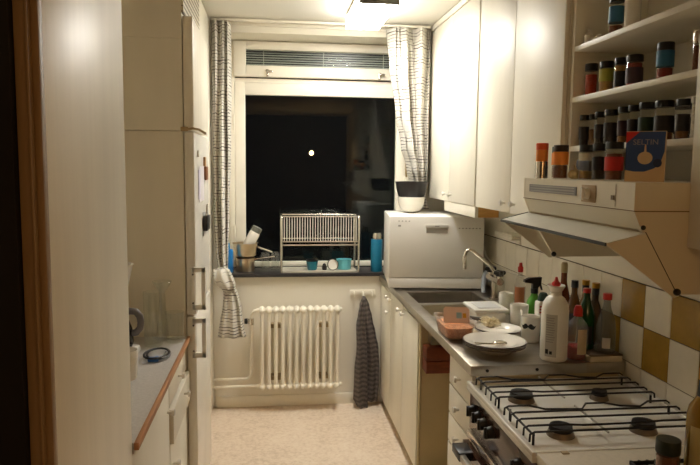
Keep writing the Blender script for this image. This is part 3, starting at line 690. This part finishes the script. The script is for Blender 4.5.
MB().box(rx0+.008, rx1-.008, ry0+.002, ry1-.002, ZS+.003, ZS+.009, .002).box(rx0+.008, rx1-.008, ry0-.003, ry0+.004, ZS, ZS+.014, .002).build('drip_tray', GREYPL, t)
ZR = ZS+.0098
t = thing('teal_cup', (.285, 4.29, ZR), 'teal cup with black rim on the rack tray', 'cup')
MB().lathe(.268, 4.28, [(0, 0), (.028, 0), (.033, .01), (.04, .06), (.0375, .06), (.03, .012), (0, .01)], z=ZR).build('body', plas('teal_plastic', (14, 112, 132)), t)
MB().lathe(.268, 4.28, [(.0375, .0605), (.041, .0605), (.041, .07), (.0375, .07), (.0375, .0605)], z=ZR).build('rim', BLACKPL, t)
t = thing('round_lid', (.41, 4.26, ZR), 'round steel lid standing on edge on the rack tray', 'lid')
b = MB().cyl((.405, 4.262, ZR+.0385), (.408, 4.25, ZR+.0395), .036, .034, 28); b.build('disc', CERAM, t)
MB().lathe(.4065, 4.256, [(.0355, -.004), (.038, -.004), (.038, .006), (.0355, .006), (.0355, -.004)], 28, z=ZR+.039, tilt=('X', PI/2, (.4065, 4.256, ZR+.039))).build('rim', DARKMET, t)
tag(MB().box(.335, .366, 4.25, 4.29, ZR, ZR+.034, .008).ball((.35, 4.27, ZR+.034), .012).build('black_stopper', BLACKPL), 'small black stopper lying beside the round lid', 'stopper')
tag(MB().lathe(.487, 4.31, [(0, 0), (.044, 0), (.047, .006), (.051, .066), (.053, .068), (.048, .068), (.044, .01), (0, .008)], z=ZR).build('aqua_tub', plas('aqua_plastic', (110, 196, 208))), 'aqua round plastic tub on the rack tray', 'tub')
t = thing('thermos', (.722, 4.33, ZS), 'teal blue thermos flask with steel cap by the dishwasher', 'thermos')
tx = .704
MB().lathe(tx, 4.262, [(0, 0), (.038, 0), (.0395, .004), (.0395, .215), (.036, .22), (0, .22)], 32, z=ZS).build('body', plas('petrol_blue', (10, 100, 130)), t)
MB().lathe(tx, 4.262, [(0, .221), (.030, .221), (.030, .25), (.026, .262), (0, .264)], 28, z=ZS).build('cap', CHROME, t)

# ------------------------------------------------------------------ spice jars
def jar(name, x, y, z, r, h, label, grp, fill, lid, lab=None, labz=(.25, .7), fillh=.75, lidh=.2, glassm=None):
    t = thing(name, (x, y, z), label, 'jar', grp)
    zl = h*(1-lidh)
    MB().lathe(x, y, [(0, 0), (r*.95, 0), (r, .004), (r, zl-.010), (r*.86, zl-.002), (r*.86, zl), (0, zl)], 24, z=z).build('glass', glassm or JARGL, t)
    MB().lathe(x, y, [(0, .003), (r*.88, .003), (r*.88, zl*fillh), (0, zl*fillh+.002)], 20, z=z).build('contents', fill, t)
    MB().lathe(x, y, [(0, zl+.0005), (r*.99, zl+.0005), (r, zl+.003), (r, h-.002), (r*.96, h), (0, h)], 24, z=z).build('lid', lid, t)
    if lab: MB().lathe(x, y, [(r+.0005, h*labz[0]), (r+.0009, h*labz[0]), (r+.0009, h*labz[1]), (r+.0005, h*labz[1]), (r+.0005, h*labz[0])], 24, z=z).build('sticker', lab, t)
    return t
def sp(n, c): return mat('spice_'+n, c, .9, var=.25, scale=120)
LID = plas('black_lid', (22, 20, 19)); LIDB = plas('brown_lid', (48, 32, 22))
paprika = sp('paprika', (170, 44, 18)); herb = sp('herb', (110, 104, 40)); pepper = sp('pepper', (52, 38, 26)); cumin = sp('cumin', (130, 84, 40)); cinn = sp('cinnamon', (110, 58, 28)); seed = sp('seed', (170, 130, 60)); dark = sp('clove', (40, 26, 18)); salt = sp('salt', (206, 196, 176)); chili = sp('chili', (140, 34, 18)); oreg = sp('oregano', (78, 84, 40))
LBL = {n: plas('label_'+n, c, .5) for n, c in dict(black=(28, 24, 24), char=(44, 36, 32), blue=(40, 104, 140), green=(160, 160, 60), red=(200, 40, 34), orange=(246, 150, 60), white=(206, 200, 184), dkblue=(34, 52, 92), dkgreen=(26, 54, 34), purple=(60, 36, 46)).items()}
HZ = 1.5725; G1 = 'spice jars on top of the range hood'
# objects on the hood
t = thing('pepper_grinder', (.985, 2.10, HZ), 'orange-topped spice tin with chrome base, first on the hood', 'spice tin', G1)
hx, hy = .905, 2.085
MB().lathe(hx, hy, [(0, 0), (.0205, 0), (.0205, .056), (0, .056)], 24, z=HZ).build('base', CHROME, t)
MB().lathe(hx, hy, [(0, .0565), (.020, .0565), (.020, .095), (0, .095)], 24, z=HZ).build('label_band', LBL['orange'], t)
MB().lathe(hx, hy, [(0, .0955), (.0205, .0955), (.0205, .116), (.018, .118), (0, .118)], 24, z=HZ).build('cap', plas('red_orange_plastic', (240, 96, 48)), t)
jar('spice_jar', .925, 1.985, HZ, .0235, .108, 'orange-labelled jar with dark cap, second on the hood', G1, cinn, LIDB, LBL['orange'], (.42, .8), .5, .2)
jar('spice_jar', .975, 2.11, HZ, .022, .108, 'orange-labelled jar with dark green cap, behind the front orange jar', G1, cinn, plas('dark_green_lid', (16, 60, 54)), LBL['orange'], (.42, .8), .5)
tag(MB().box(1.03, 1.10, 2.0, 2.10, HZ, HZ+.068, .012).build('black_packet', BLACKPL), 'black packet standing behind the garlic on the hood', 'packet')
t = thing('garlic_bulb', (.945, 1.92, HZ), 'pale garlic bulb lying on the hood between the jars', 'garlic')
b = MB()
for k in range(6): a = k*PI/3; b.ball((.955+.011*math.cos(a), 1.935+.011*math.sin(a), HZ+.0150), .0155, (1, 1, .95), 12, 8)
b.build('cloves', mat('garlic_skin', (206, 184, 136), .7), t); MB().cyl((.955, 1.935, HZ+.026), (.955, 1.948, HZ+.043), .006, .002, 10).build('stem', mat('garlic_skin', (206, 184, 136)), t)
jar('spice_jar', .96, 1.885, HZ, .0205, .106, 'black-lidded jar with pale label and yellow spice on the hood', G1, seed, LID, LBL['white'], (.55, .76), .3, .2)
jar('spice_jar', .96, 1.806, HZ, .018, .107, 'narrow black-lidded jar of dark spice between two jars on the hood', G1, pepper, LID, LBL['black'], (.28, .62), .8, .2)
jar('spice_jar', .96, 1.72, HZ, .0245, .108, 'black-lidded jar with red label beside the blue box', G1, cinn, LID, LBL['red'], (.26, .62), .85, .18)
# salt box with lettering
def box_point(u, v): return None
t = thing('blue_carton', (.975, 1.585, HZ), 'blue and cream carton with a spoon picture on the hood', 'carton')
ca = Vector((.935, 1.619, HZ)); cb = Vector((1.012, 1.563, HZ)); ex = (cb-ca).normalized(); nrm = Vector((ex.y, -ex.x, 0)); 
if nrm.x > 0: nrm = -nrm
W = (cb-ca).length; Hh = .132; ez = Vector((0, 0, 1)); back = -nrm*.03
b = MB(); b.prism([ca, cb, cb+ez*Hh, ca+ez*Hh], back); b.build('body', mat('cream_card', (206, 178, 140), .6), t, smooth=0)
def P2(u, v, d=.0006): return ca+ex*(u*W)+ez*(v*Hh)+nrm*d
b = MB(); pts = [P2(.0, .99), P2(.99, .99), P2(.98, .6), P2(.9, .4), P2(.75, .27), P2(.5, .2), P2(.25, .2), P2(.0, .23)]
b.prism(pts, nrm*.0003); b.build('blue_print', mat('blue_card', (44, 74, 128), .5), t, smooth=0)
b = MB(); b.prism([P2(0, .99, .0011), P2(.34, .99, .0011), P2(.0, .76, .0011)], nrm*.0003); b.build('red_corner', mat('red_card', (190, 34, 36), .5), t, smooth=0)
R = Matrix.Identity(4)
for i in range(3): R[i][0] = ex[i]; R[i][1] = ez[i]; R[i][2] = nrm[i]
R.translation = P2(.5, .78, .0014)
text('lettering', 'SELTIN', .020, mat('pale_print', (150, 142, 152), .6), t, R, .0003)
b = MB(); cc = (.5, .47)
b.prism([P2(cc[0]+.19*math.cos(a*PI/12), cc[1]+.125*math.sin(a*PI/12), .0011) for a in range(24)], nrm*.0004)
b.prism([P2(.47, .58, .0011), P2(.53, .58, .0011), P2(.515, .74, .0011), P2(.485, .74, .0011)], nrm*.0004); b.build('spoon_print', mat('cream_card', (206, 178, 140)), t, smooth=0)
b = MB(); b.prism([P2(.82+.11*math.cos(a*PI/8), .37+.085*math.sin(a*PI/8), .0011) for a in range(16)], nrm*.0004); b.build('seal_print', LBL['dkblue'], t, smooth=0)

# bottom shelf row
Z = 1.6856; G = 'spice jars on the lowest shelf'
rows = [(1.085, 2.154, .0163, .107, 'black-lidded jar, first on the lowest shelf at its far end', dark, LID, LBL['char'], .55),
        (1.10, 2.122, .0135, .108, 'slim black-lidded jar of brown spice, second on the lowest shelf', cumin, LID, None, .62),
        (1.085, 2.048, .0160, .109, 'black-lidded jar of dark seeds, third on the lowest shelf', dark, LID, LBL['char'], .62),
        (1.085, 1.974, .0213, .110, 'wide black-lidded jar, fourth on the lowest shelf', dark, LID, LBL['char'], .5),
        (1.085, 1.900, .0172, .112, 'jar with dark label and clear top, fifth on the lowest shelf', cumin, LID, LBL['purple'], .5),
        (1.085, 1.844, .0168, .112, 'jar of pale grains above the blue carton corner, on the lowest shelf', salt, LID, LBL['char'], .62),
        (1.085, 1.774, .0230, .113, 'wide jar of dark green herbs on the lowest shelf, behind the carton', oreg, LID, LBL['dkgreen'], .66),
        (1.085, 1.691, .0250, .110, 'broad jar with tan spice near its lid on the lowest shelf', cumin, LID, LBL['char'], .62),
        (1.16, 1.72, .022, .108, 'broad jar at the back of the lowest shelf, behind a broad jar', dark, LID, LBL['char'], .62),
        (1.085, 1.609, .0175, .106, 'jar of brown seeds with dark band near the end of the lowest shelf', cumin, LID, LBL['char'], .66)]
for x, y, r, h, lab, f, l, st, fh in rows: jar('spice_jar', x, y, Z, r, h, lab, G, f, l, st, (.2, .62), fh, .17)
jar('spice_jar', 1.085, 1.555, Z, .012, .105, 'slim pale jar at the very end of the lowest shelf', G, salt, plas('pale_lid', (180, 176, 164)), None, (.2, .6), .9, .15)
# middle shelf
Z = 1.8556; G = 'spice jars on the middle shelf'
rows = [(1.10, 2.150, .0215, .112, 'jar of red paprika, first on the middle shelf', paprika, LID, None, .85, (.2, .6)),
        (1.10, 2.046, .023, .103, 'jar with olive green label on the middle shelf', seed, LID, LBL['green'], .5, (.36, .76)),
        (1.10, 1.96, .0185, .101, 'jar with black label and yellow top next to the olive-labelled jar', seed, LID, LBL['black'], .95, (.1, .58)),
        (1.10, 1.88, .0245, .096, 'jar of reddish spice with dark label, fourth on the middle shelf', chili, LID, LBL['purple'], .95, (.1, .6)),
        (1.10, 1.725, .0228, .104, 'blue-labelled jar of red spice standing alone on the middle shelf', chili, LID, LBL['blue'], .4, (.36, .78))]
for x, y, r, h, lab, f, l, st, fh, lz in rows: jar('spice_jar', x, y, Z, r, h, lab, G, f, l, st, lz, fh, .22)
jar('spice_jar', 1.12, 1.615, Z, .0125, .115, 'tall slim tube of cinnamon with silver cap at the end of the middle shelf', G, cinn, CHROME, None, (.2, .6), .95, .3)
# top shelf
Z = 2.0306; G = 'jars and small items on the upper shelf'
jar('spice_jar', 1.09, 1.985, Z, .0225, .13, 'black-lidded jar with blue label on the upper shelf', G, cinn, LID, LBL['blue'], (.3, .68), .28, .22)
tag(MB().lathe(1.11, 1.925, [(0, 0), (.022, 0), (.024, .006), (.024, .105), (.018, .115), (0, .115)], z=Z).build('white_canister', CERAM), 'white canister behind the blue-labelled jar on the upper shelf', 'canister', G)
t = thing('egg_cup', (1.09, 2.15, Z), 'tiny cream egg cup with a knobbed lid on the upper shelf', 'egg cup', G)
MB().lathe(1.085, 2.148, [(0, 0), (.012, 0), (.014, .004), (.0175, .03), (.016, .03), (0, .008)], z=Z).build('cup', CERAM, t)
MB().lathe(1.085, 2.148, [(0, .0305), (.017, .0305), (.012, .038), (.004, .042), (.006, .05), (0, .055)], z=Z).build('lid', CERAM, t)
for x, y, lab in ((1.08, 2.095, 'small white shell beside the egg cup'), (1.075, 2.058, 'small white shell beside the blue-labelled jar')):
    tag(MB().ball((x, y, Z+.009), .012, (1, 1.1, .75)).build('shell', CERAM), lab, 'shell', G)
tag(MB().box(1.08, 1.13, 1.80, 1.86, Z, Z+.012, .004).build('paper_packet', mat('cream_card', (206, 178, 140))), 'flat cream packet lying on the upper shelf', 'packet', G)

# ------------------------------------------------------------------ steel worktop items
ZC = .8875
def plate(name, x, y, z, r, label, grp=None):
    t = thing(name, (x, y, z), label, 'plate', grp)
    MB().lathe(x, y, [(0, 0), (r*.55, 0), (r*.6, .006), (r*.72, .020), (r, .028), (r-.001, .031), (r*.71, .025), (r*.57, .011), (0, .008)], 56, z=z).build('dish', CERAM, t)
    MB().lathe(x, y, [(r-.0035, .0312), (r+.0006, .0302), (r+.0010, .027), (r-.002, .0272)], 56, z=z).build('dark_rim', mat('rim_brown', (66, 50, 44), .3), t); return t
plate('soup_plate', .872, 2.392, ZC, .122, 'white soup plate with dark rim, under another, on the steel worktop', 'stacked soup plates')
plate('soup_plate', .872, 2.392, ZC+.013, .123, 'white soup plate with dark rim holding a spoon', 'stacked soup plates')
t = thing('spoon', (.87, 2.38, ZC+.03), 'steel spoon lying in the upper soup plate', 'spoon')
MB().ball((.885, 2.365, ZC+.0365), .024, (1.25, .9, .42)).build('bowl', CHROME, t)
MB().tube([(.862, 2.362, ZC+.036), (.835, 2.358, ZC+.0375), (.80, 2.352, ZC+.041), (.775, 2.347, ZC+.046)], .0035, 8).build('handle', CHROME, t)
plate('dinner_plate', .975, 2.63, ZC, .100, 'white plate lying flat behind the soup plates')
t = thing('dish_brush', (.955, 2.66, ZC+.03), 'cream-bristled dish brush lying on the plate', 'brush')
b = MB(); bc = Vector((.925, 2.60, ZC+.056))
b.ball(bc, .026, (1, 1.7, .6))
rnd = random.Random(3)
for k in range(110):
    a = rnd.uniform(0, 2*PI); e = rnd.uniform(0, 1.3); d = Vector((math.cos(a)*math.cos(e), math.sin(a)*math.cos(e)*1.5, .7*math.sin(e)))
    b.cyl(bc, bc+d*.046, .0028, .0014, 5)
b.build('bristles', mat('bristle_cream', (236, 226, 196), .9), t)
MB().tube([(.915, 2.635, ZC+.062), (.89, 2.67, ZC+.062), (.865, 2.70, ZC+.06)], .009, 8).build('handle', mat('brush_handle', (70, 62, 50), .5), t)
t = thing('chopping_board', (.86, 2.72, ZC), 'small pale chopping board with dark edge beside the brush', 'chopping board')
MB().box(.85, .882, 2.56, 2.72, ZC, ZC+.012, .002).build('board', REDWOOD, t)
MB().box(.852, .880, 2.562, 2.718, ZC+.0122, ZC+.018, .002).build('top_layer', mat('board_cream', (206, 192, 160), .6), t)
# food container
t = thing('food_container', (.775, 2.64, ZC), 'orange-stained clear food tub with its lid propped inside', 'food container')
b = MB(); cxn, cyn = .778, 2.63
def rrect(a, bb, z, r=.025, n=5):
    out = []
    for (sx, sy, a0) in ((1, 1, 0), (-1, 1, PI/2), (-1, -1, PI), (1, -1, 3*PI/2)):
        for k in range(n+1): an = a0+PI/2*k/n; out.append((cxn+sx*(a-r)+r*math.cos(an), cyn+sy*(bb-r)+r*math.sin(an), z))
    return out
rings = [rrect(.052, .088, ZC), rrect(.058, .094, ZC+.03), rrect(.066, .104, ZC+.072), rrect(.071, .109, ZC+.074), rrect(.071, .109, ZC+.078), rrect(.063, .101, ZC+.076), rrect(.054, .09, ZC+.008)]
RV = [[b.b.verts.new(p) for p in r] for r in rings]
for A, B in zip(RV, RV[1:]):
    n = len(A)
    for k in range(n): b.b.faces.new((A[k], A[(k+1) % n], B[(k+1) % n], B[k]))
b.b.faces.new(RV[0][::-1]); b.b.faces.new(RV[-1])
b.build('tub', PINKPL, t)
b = MB(); rr = [rrect(.052, .088, ZC+.009), rrect(.0575, .0935, ZC+.052)]
RV = [[b.b.verts.new(p) for p in r] for r in rr]; n = len(RV[0])
for k in range(n): b.b.faces.new((RV[0][k], RV[0][(k+1) % n], RV[1][(k+1) % n], RV[1][k]))
b.b.faces.new(RV[0][::-1]); b.b.faces.new(RV[1]); b.build('food_residue', mat('orange_residue', (226, 150, 104), .8, var=.5, scale=45), t)
lp = [(.735, 2.645, ZC+.047), (.845, 2.625, ZC+.047), (.850, 2.655, ZC+.107), (.840, 2.66, ZC+.115), (.750, 2.68, ZC+.115), (.740, 2.675, ZC+.107)]
MB().prism(lp, (.002, .006, -.003)).build('lid', mat('pink_lid', (228, 196, 178), .35), t)
MB().prism([(.79, 2.641, ZC+.072), (.812, 2.637, ZC+.072), (.814, 2.6475, ZC+.095), (.792, 2.6515, ZC+.095)], (-.001, -.003, .001)).build('sticker', plas('pale_blue_label', (160, 190, 196)), t)
MB().prism([(.818, 2.637, ZC+.074), (.832, 2.634, ZC+.074), (.833, 2.6435, ZC+.092), (.819, 2.6465, ZC+.092)], (-.001, -.003, .001)).build('sticker', plas('yellow_label', (220, 160, 40)), t)
# white lidded tub
t = thing('plastic_tub', (.975, 2.83, ZC), 'white rectangular plastic tub with translucent lid behind the plates', 'tub')
MB().box(.912, 1.055, 2.745, 2.915, ZC, ZC+.07, .014).build('body', CERAM, t)
MB().box(.902, 1.063, 2.735, 2.925, ZC+.0705, ZC+.085, .006).build('lid', plas('milky_lid', (216, 214, 206)), t)
MB().box(.93, 1.035, 2.765, 2.895, ZC+.0852, ZC+.088, .002).build('lid_panel', plas('milky_panel', (196, 196, 194)), t)
G = 'white mugs by the sink'
mug('coffee_mug', 1.165, 3.05, ZC, .036, .098, 'plain white mug beside the faucet, furthest of the three mugs', G, .9)
mug('coffee_mug', 1.105, 2.725, ZC, .041, .11, 'plain white mug next to the white tub, middle of the three mugs', G, -1.75)
t = mug('coffee_mug', 1.072, 2.515, ZC, .040, .107, 'white mug with a black moustache print, behind the large white bottle', G, 1.0)
# moustache print wrapped on the cup
b = MB(); vs = []
mr = .0402; mc = (1.072, 2.515)
def mp(s_, zz, d=.0):
    a = math.atan2(0-mc[1], 0-mc[0])-.25+s_/mr; return (mc[0]+(mr+d)*math.cos(a), mc[1]+(mr+d)*math.sin(a), ZC+zz)
for sg in (-1, 1):
    top = [(0, .073), (.007, .081), (.014, .081), (.021, .074), (.027, .072), (.034, .077)]
    bot = [(0, .067), (.007, .061), (.014, .058), (.021, .058), (.027, .063), (.034, .077)]
    for i in range(5):
        q = [mp(sg*top[i][0], top[i][1], .0008), mp(sg*top[i+1][0], top[i+1][1], .0008), mp(sg*bot[i+1][0], bot[i+1][1], .0008), mp(sg*bot[i][0], bot[i][1], .0008)]
        if i == 4: q = q[:2]+q[3:]
        b.b.faces.new([b.b.verts.new(p) for p in q])
b.build('moustache_print', BLACKPL, t)
# bottles
def bottle(name, x, y, z, prof, label, m, cap_m, cap, cat='bottle', sticker=None, liquid=None, grp=None, sx=1, seg=28):
    t = thing(name, (x, y, z), label, cat, grp)
    o = MB().lathe(x, y, prof, seg, z=z).build('body', m, t)
    MB().lathe(x, y, cap, 22, z=z).build('cap', cap_m, t)
    if liquid: MB().lathe(x, y, liquid[1], seg, z=z).build('liquid', liquid[0], t)
    if sticker:
        sm, r, z0, z1, a0, a1 = sticker; b = MB(); n = 10; va = []
        for k in range(n+1):
            a = a0+(a1-a0)*k/n; va.append((b.b.verts.new((x+r*math.cos(a), y+r*math.sin(a), z+z0)), b.b.verts.new((x+r*math.cos(a), y+r*math.sin(a), z+z1))))
        for p, q in zip(va, va[1:]): b.b.faces.new((p[0], q[0], q[1], p[1]))
        b.build('sticker', sm, t)
    return t
RED = plas('red_plastic', (190, 30, 22)); GOLD = mat('gold_foil', (190, 140, 40), .3, .7)
bottle('dish_soap', 1.268, 3.13, ZC, [(0, 0), (.026, 0), (.028, .005), (.028, .115), (.02, .155), (.011, .178), (.011, .19), (0, .19)], 'slim clear soap bottle with red cap against the tiles', CLRPL, RED, [(0, .1905), (.013, .1905), (.014, .215), (.009, .22), (.007, .238), (0, .238)], sticker=(plas('oval_label', (190, 120, 80)), .0285, .03, .115, 3.3, 5.3))
# spray bottle
t = thing('spray_bottle', (1.225, 2.84, ZC), 'green spray bottle with black trigger head', 'spray bottle')
sx, sy = 1.222, 2.84
DZ = -.098
MB().lathe(sx, sy, [(0, 0), (.036, 0), (.038, .005), (.038, .07), (.03, .105), (.017, .125), (.014, .137), (0, .137)], z=ZC).build('body', plas('bright_green_plastic', (76, 150, 34)), t)
MB().lathe(sx, sy, [(0, .1375), (.017, .1375), (.017, .16), (0, .162)], 18, z=ZC).prism([(sx+px_, sy-.011, ZC+pz_+DZ) for px_, pz_ in ((.028, .285), (.03, .312), (-.03, .308), (-.052, .298), (-.052, .288), (-.012, .282), (-.012, .258), (.012, .258))], (0, .022, 0)).build('spray_head', BLACKPL, t)
MB().prism([(sx+px_, sy-.006, ZC+pz_+DZ) for px_, pz_ in ((.028, .286), (.038, .252), (.033, .25), (.018, .284))], (0, .012, 0)).build('trigger', BLACKPL, t)
t = thing('cleaner_bottle', (1.165, 2.635, ZC), 'white cleaner bottle with red print and dark green top', 'bottle')
MB().box(1.145, 1.198, 2.61, 2.66, ZC, ZC+.145, .01).build('body', CERAM, t)
MB().lathe(1.175, 2.635, [(0, .146), (.024, .146), (.02, .17), (.014, .18), (0, .183)], 20, z=ZC).build('cap', plas('forest_green', (18, 56, 40)), t)
b = MB()
for i, (a, w_) in enumerate(((.12, .012), (.108, .02), (.095, .016), (.07, .010))): b.box(1.15, 1.15+w_, 2.6085, 2.61, ZC+a, ZC+a+.007)
b.build('red_print', RED, t)
tag(MB().lathe(1.138, 2.60, [(0, 0), (.017, 0), (.018, .05), (.010, .075), (.006, .085), (0, .086)], 18, z=ZC).build('teal_soap_bottle', plas('teal_soap', (30, 150, 140))), 'tiny teal soap bottle behind the moustache mug', 'bottle')
# large white bottle
t = thing('large_white_bottle', (1.058, 2.262, ZC), 'large milky white bottle with red nozzle and white collar', 'bottle')
bx_, by_ = 1.058, 2.262
MB().lathe(bx_, by_, [(0, 0), (.046, 0), (.05, .006), (.05, .19), (.046, .215), (.034, .235), (.022, .245), (.022, .258), (0, .258)], 36, z=ZC).build('body', plas('milky_hdpe', (240, 238, 230)), t)
MB().lathe(bx_, by_, [(0, .2585), (.02, .2585), (.023, .262), (.034, .282), (.032, .285), (.018, .268), (0, .268)], 26, z=ZC).build('collar', CERAM, t)
MB().lathe(bx_, by_, [(0, .2855), (.017, .2855), (.016, .292), (.008, .300), (.004, .315), (0, .315)], 20, z=ZC).cyl((bx_, by_, ZC+.2685), (bx_, by_, ZC+.286), .014).build('nozzle', RED, t)
b = MB(); R_ = .0506; va = []
for k in range(9):
    a = math.atan2(-by_, -bx_)-.30+k/8*.85-.35; va.append((b.b.verts.new((bx_+R_*math.cos(a), by_+R_*math.sin(a), ZC+.02)), b.b.verts.new((bx_+R_*math.cos(a), by_+R_*math.sin(a), ZC+.18))))
for p, q in zip(va, va[1:]): b.b.faces.new((p[0], q[0], q[1], p[1]))
b.build('sticker', plas('grey_label', (186, 182, 172)), t)
def wraprow(b, x, y, r, a0, a1, z0, z1, n=6):
    va = [(b.b.verts.new((x+r*math.cos(a0+(a1-a0)*k/n), y+r*math.sin(a0+(a1-a0)*k/n), z0)), b.b.verts.new((x+r*math.cos(a0+(a1-a0)*k/n), y+r*math.sin(a0+(a1-a0)*k/n), z1))) for k in range(n+1)]
    for p, q in zip(va, va[1:]): b.b.faces.new((p[0], q[0], q[1], p[1]))
b = MB(); aa = math.atan2(-by_, -bx_)
for k in range(11): wraprow(b, bx_, by_, .0510, aa-.6, aa-.6+.55+.15*((k*7) % 3)/3, ZC+.075+k*.009, ZC+.0785+k*.009)
b.build('print_lines', mat('print_grey', (150, 146, 140)), t)
b = MB(); wraprow(b, bx_, by_, .0510, aa-.62, aa-.38, ZC+.03, ZC+.048); wraprow(b, bx_, by_, .0510, aa-.3, aa-.1, ZC+.03, ZC+.042); b.build('hazard_mark', BLACKPL, t)
# small bottle with red liquid
bottle('red_liquid_bottle', 1.150, 2.262, ZC, [(0, 0), (.037, 0), (.0385, .005), (.0385, .115), (.035, .135), (.018, .155), (.014, .165), (0, .165)], 'small clear bottle with red cap and red liquid', thin_glass('milky_clear_plastic', (.93, .93, .93), .15, 1.35, .16), RED, [(0, .1655), (.017, .1655), (.016, .19), (.011, .205), (0, .207)], sticker=(plas('cream_label', (206, 184, 150)), .0392, .025, .12, 4.3, 5.3), liquid=(plas('red_liquid', (150, 24, 14), .2), [(0, .003), (.034, .003), (.035, .05), (0, .05)]))
G = 'bottles against the tiles'
bottle('sauce_bottle', 1.262, 2.625, ZC, [(0, 0), (.03, 0), (.031, .005), (.031, .14), (.022, .19), (.013, .23), (.0125, .27), (0, .27)], 'tall brown sauce bottle with pale neck foil, tallest by the tiles', plas('brown_sauce', (112, 50, 22), .2), mat('pale_foil', (170, 150, 110), .4), [(0, .2705), (.0145, .2705), (.0145, .305), (.011, .315), (0, .316)], grp=G, sticker=(LBL['white'], .0316, .03, .12, 3, 5))
bottle('vinegar_bottle', 1.258, 2.515, ZC, [(0, 0), (.029, 0), (.03, .005), (.03, .14), (.02, .175), (.012, .2), (.012, .225), (0, .225)], 'dark bottle with black cap, next to the brown sauce bottle', plas('amber_oil', (96, 62, 24), .15), BLACKPL, [(0, .2255), (.0145, .2255), (.0145, .255), (0, .256)], grp=G, sticker=(LBL['black'], .0306, .03, .12, 3, 5))
bottle('gold_capped_bottle', 1.268, 2.44, ZC, [(0, 0), (.03, 0), (.031, .005), (.031, .14), (.02, .18), (.0125, .2), (.0125, .222), (0, .222)], 'pale brown bottle with gold cap, right beside the black-capped one', plas('light_oil', (128, 96, 50), .15), GOLD, [(0, .25), (.0150, .25), (.0150, .27), (0, .272)], grp=G, sticker=(BLACKPL, .0140, .2225, .2498, 0, 2*PI))
bottle('gold_capped_bottle', 1.275, 2.372, ZC, [(0, 0), (.029, 0), (.030, .005), (.030, .14), (.02, .18), (.0125, .2), (.0125, .222), (0, .222)], 'dark bottle with gold cap behind the green bottle', plas('dark_oil', (66, 46, 24), .15), GOLD, [(0, .25), (.0150, .25), (.0150, .27), (0, .272)], grp=G, sticker=(BLACKPL, .0140, .2225, .2498, 0, 2*PI))
t = thing('tray_box', (1.235, 2.27, ZC), 'flat cream box under the green and the clear bottle', 'box')
MB().box(1.178, 1.305, 2.205, 2.345, ZC, ZC+.022, .002).build('box_body', mat('cream_card2', (206, 196, 170), .5), t)
MB().box(1.177, 1.306, 2.204, 2.346, ZC+.0222, ZC+.028, .002).build('box_lid', mat('brown_card', (86, 70, 54), .5), t)
ZB = ZC+.0285
bottle('green_bottle', 1.208, 2.312, ZB, [(0, 0), (.033, 0), (.0345, .005), (.0345, .10), (.03, .14), (.016, .185), (.0125, .2), (.0125, .215), (0, .215)], 'dark green bottle with small red cap on the flat box', plas('dark_green_glass', (20, 66, 30), .12), RED, [(0, .2155), (.0145, .2155), (.0145, .232), (0, .233)], sticker=(LBL['black'], .0352, .02, .09, 3.2, 5.0))
bottle('clear_bottle', 1.258, 2.250, ZB, [(0, 0), (.034, 0), (.036, .005), (.036, .09), (.03, .13), (.016, .165), (.0125, .185), (.0125, .2), (0, .2)], 'clear glass bottle with red and white cap on the flat box', thin_glass('smoky_clear_glass', (.72, .77, .74), .05, 1.5, .12), RED, [(0, .2005), (.0165, .2005), (.0165, .222), (.015, .224), (0, .224)], sticker=(LBL['white'], .0367, .02, .06, 3.9, 4.7))
# items in the wire basket
t = bottle('oil_bottle', .998, 1.33, .8465, [(0, 0), (.036, 0), (.0375, .005), (.0375, .19), (.034, .21), (.018, .235), (.016, .26), (0, .26)], 'yellow oil bottle with yellow cap, at the photo edge', plas('yellow_oil', (160, 128, 44), .15), plas('yellow_cap', (206, 150, 24)), [(0, .2755), (.018, .2755), (.018, .300), (0, .302)], sticker=(plas('oil_label', (206, 190, 130)), .0381, .05, .17, 3.3, 5.3))
MB().lathe(.998, 1.33, [(0, .2602), (.0168, .2602), (.0168, .2752), (0, .2752)], 20, z=.8465).lathe(.998, 1.33, [(.0185, .236), (.0188, .236), (.0172, .2598), (.0168, .2598), (.0185, .236)], 20, z=.8465).build('neck_band', BLACKPL, t)
jar('spice_jar', .922, 1.345, .8465, .0275, .13, 'brown spice jar with dark green lid in the wire basket', None, cinn, plas('bottle_green_lid', (30, 40, 30)), None, (.2, .6), .95, .25)
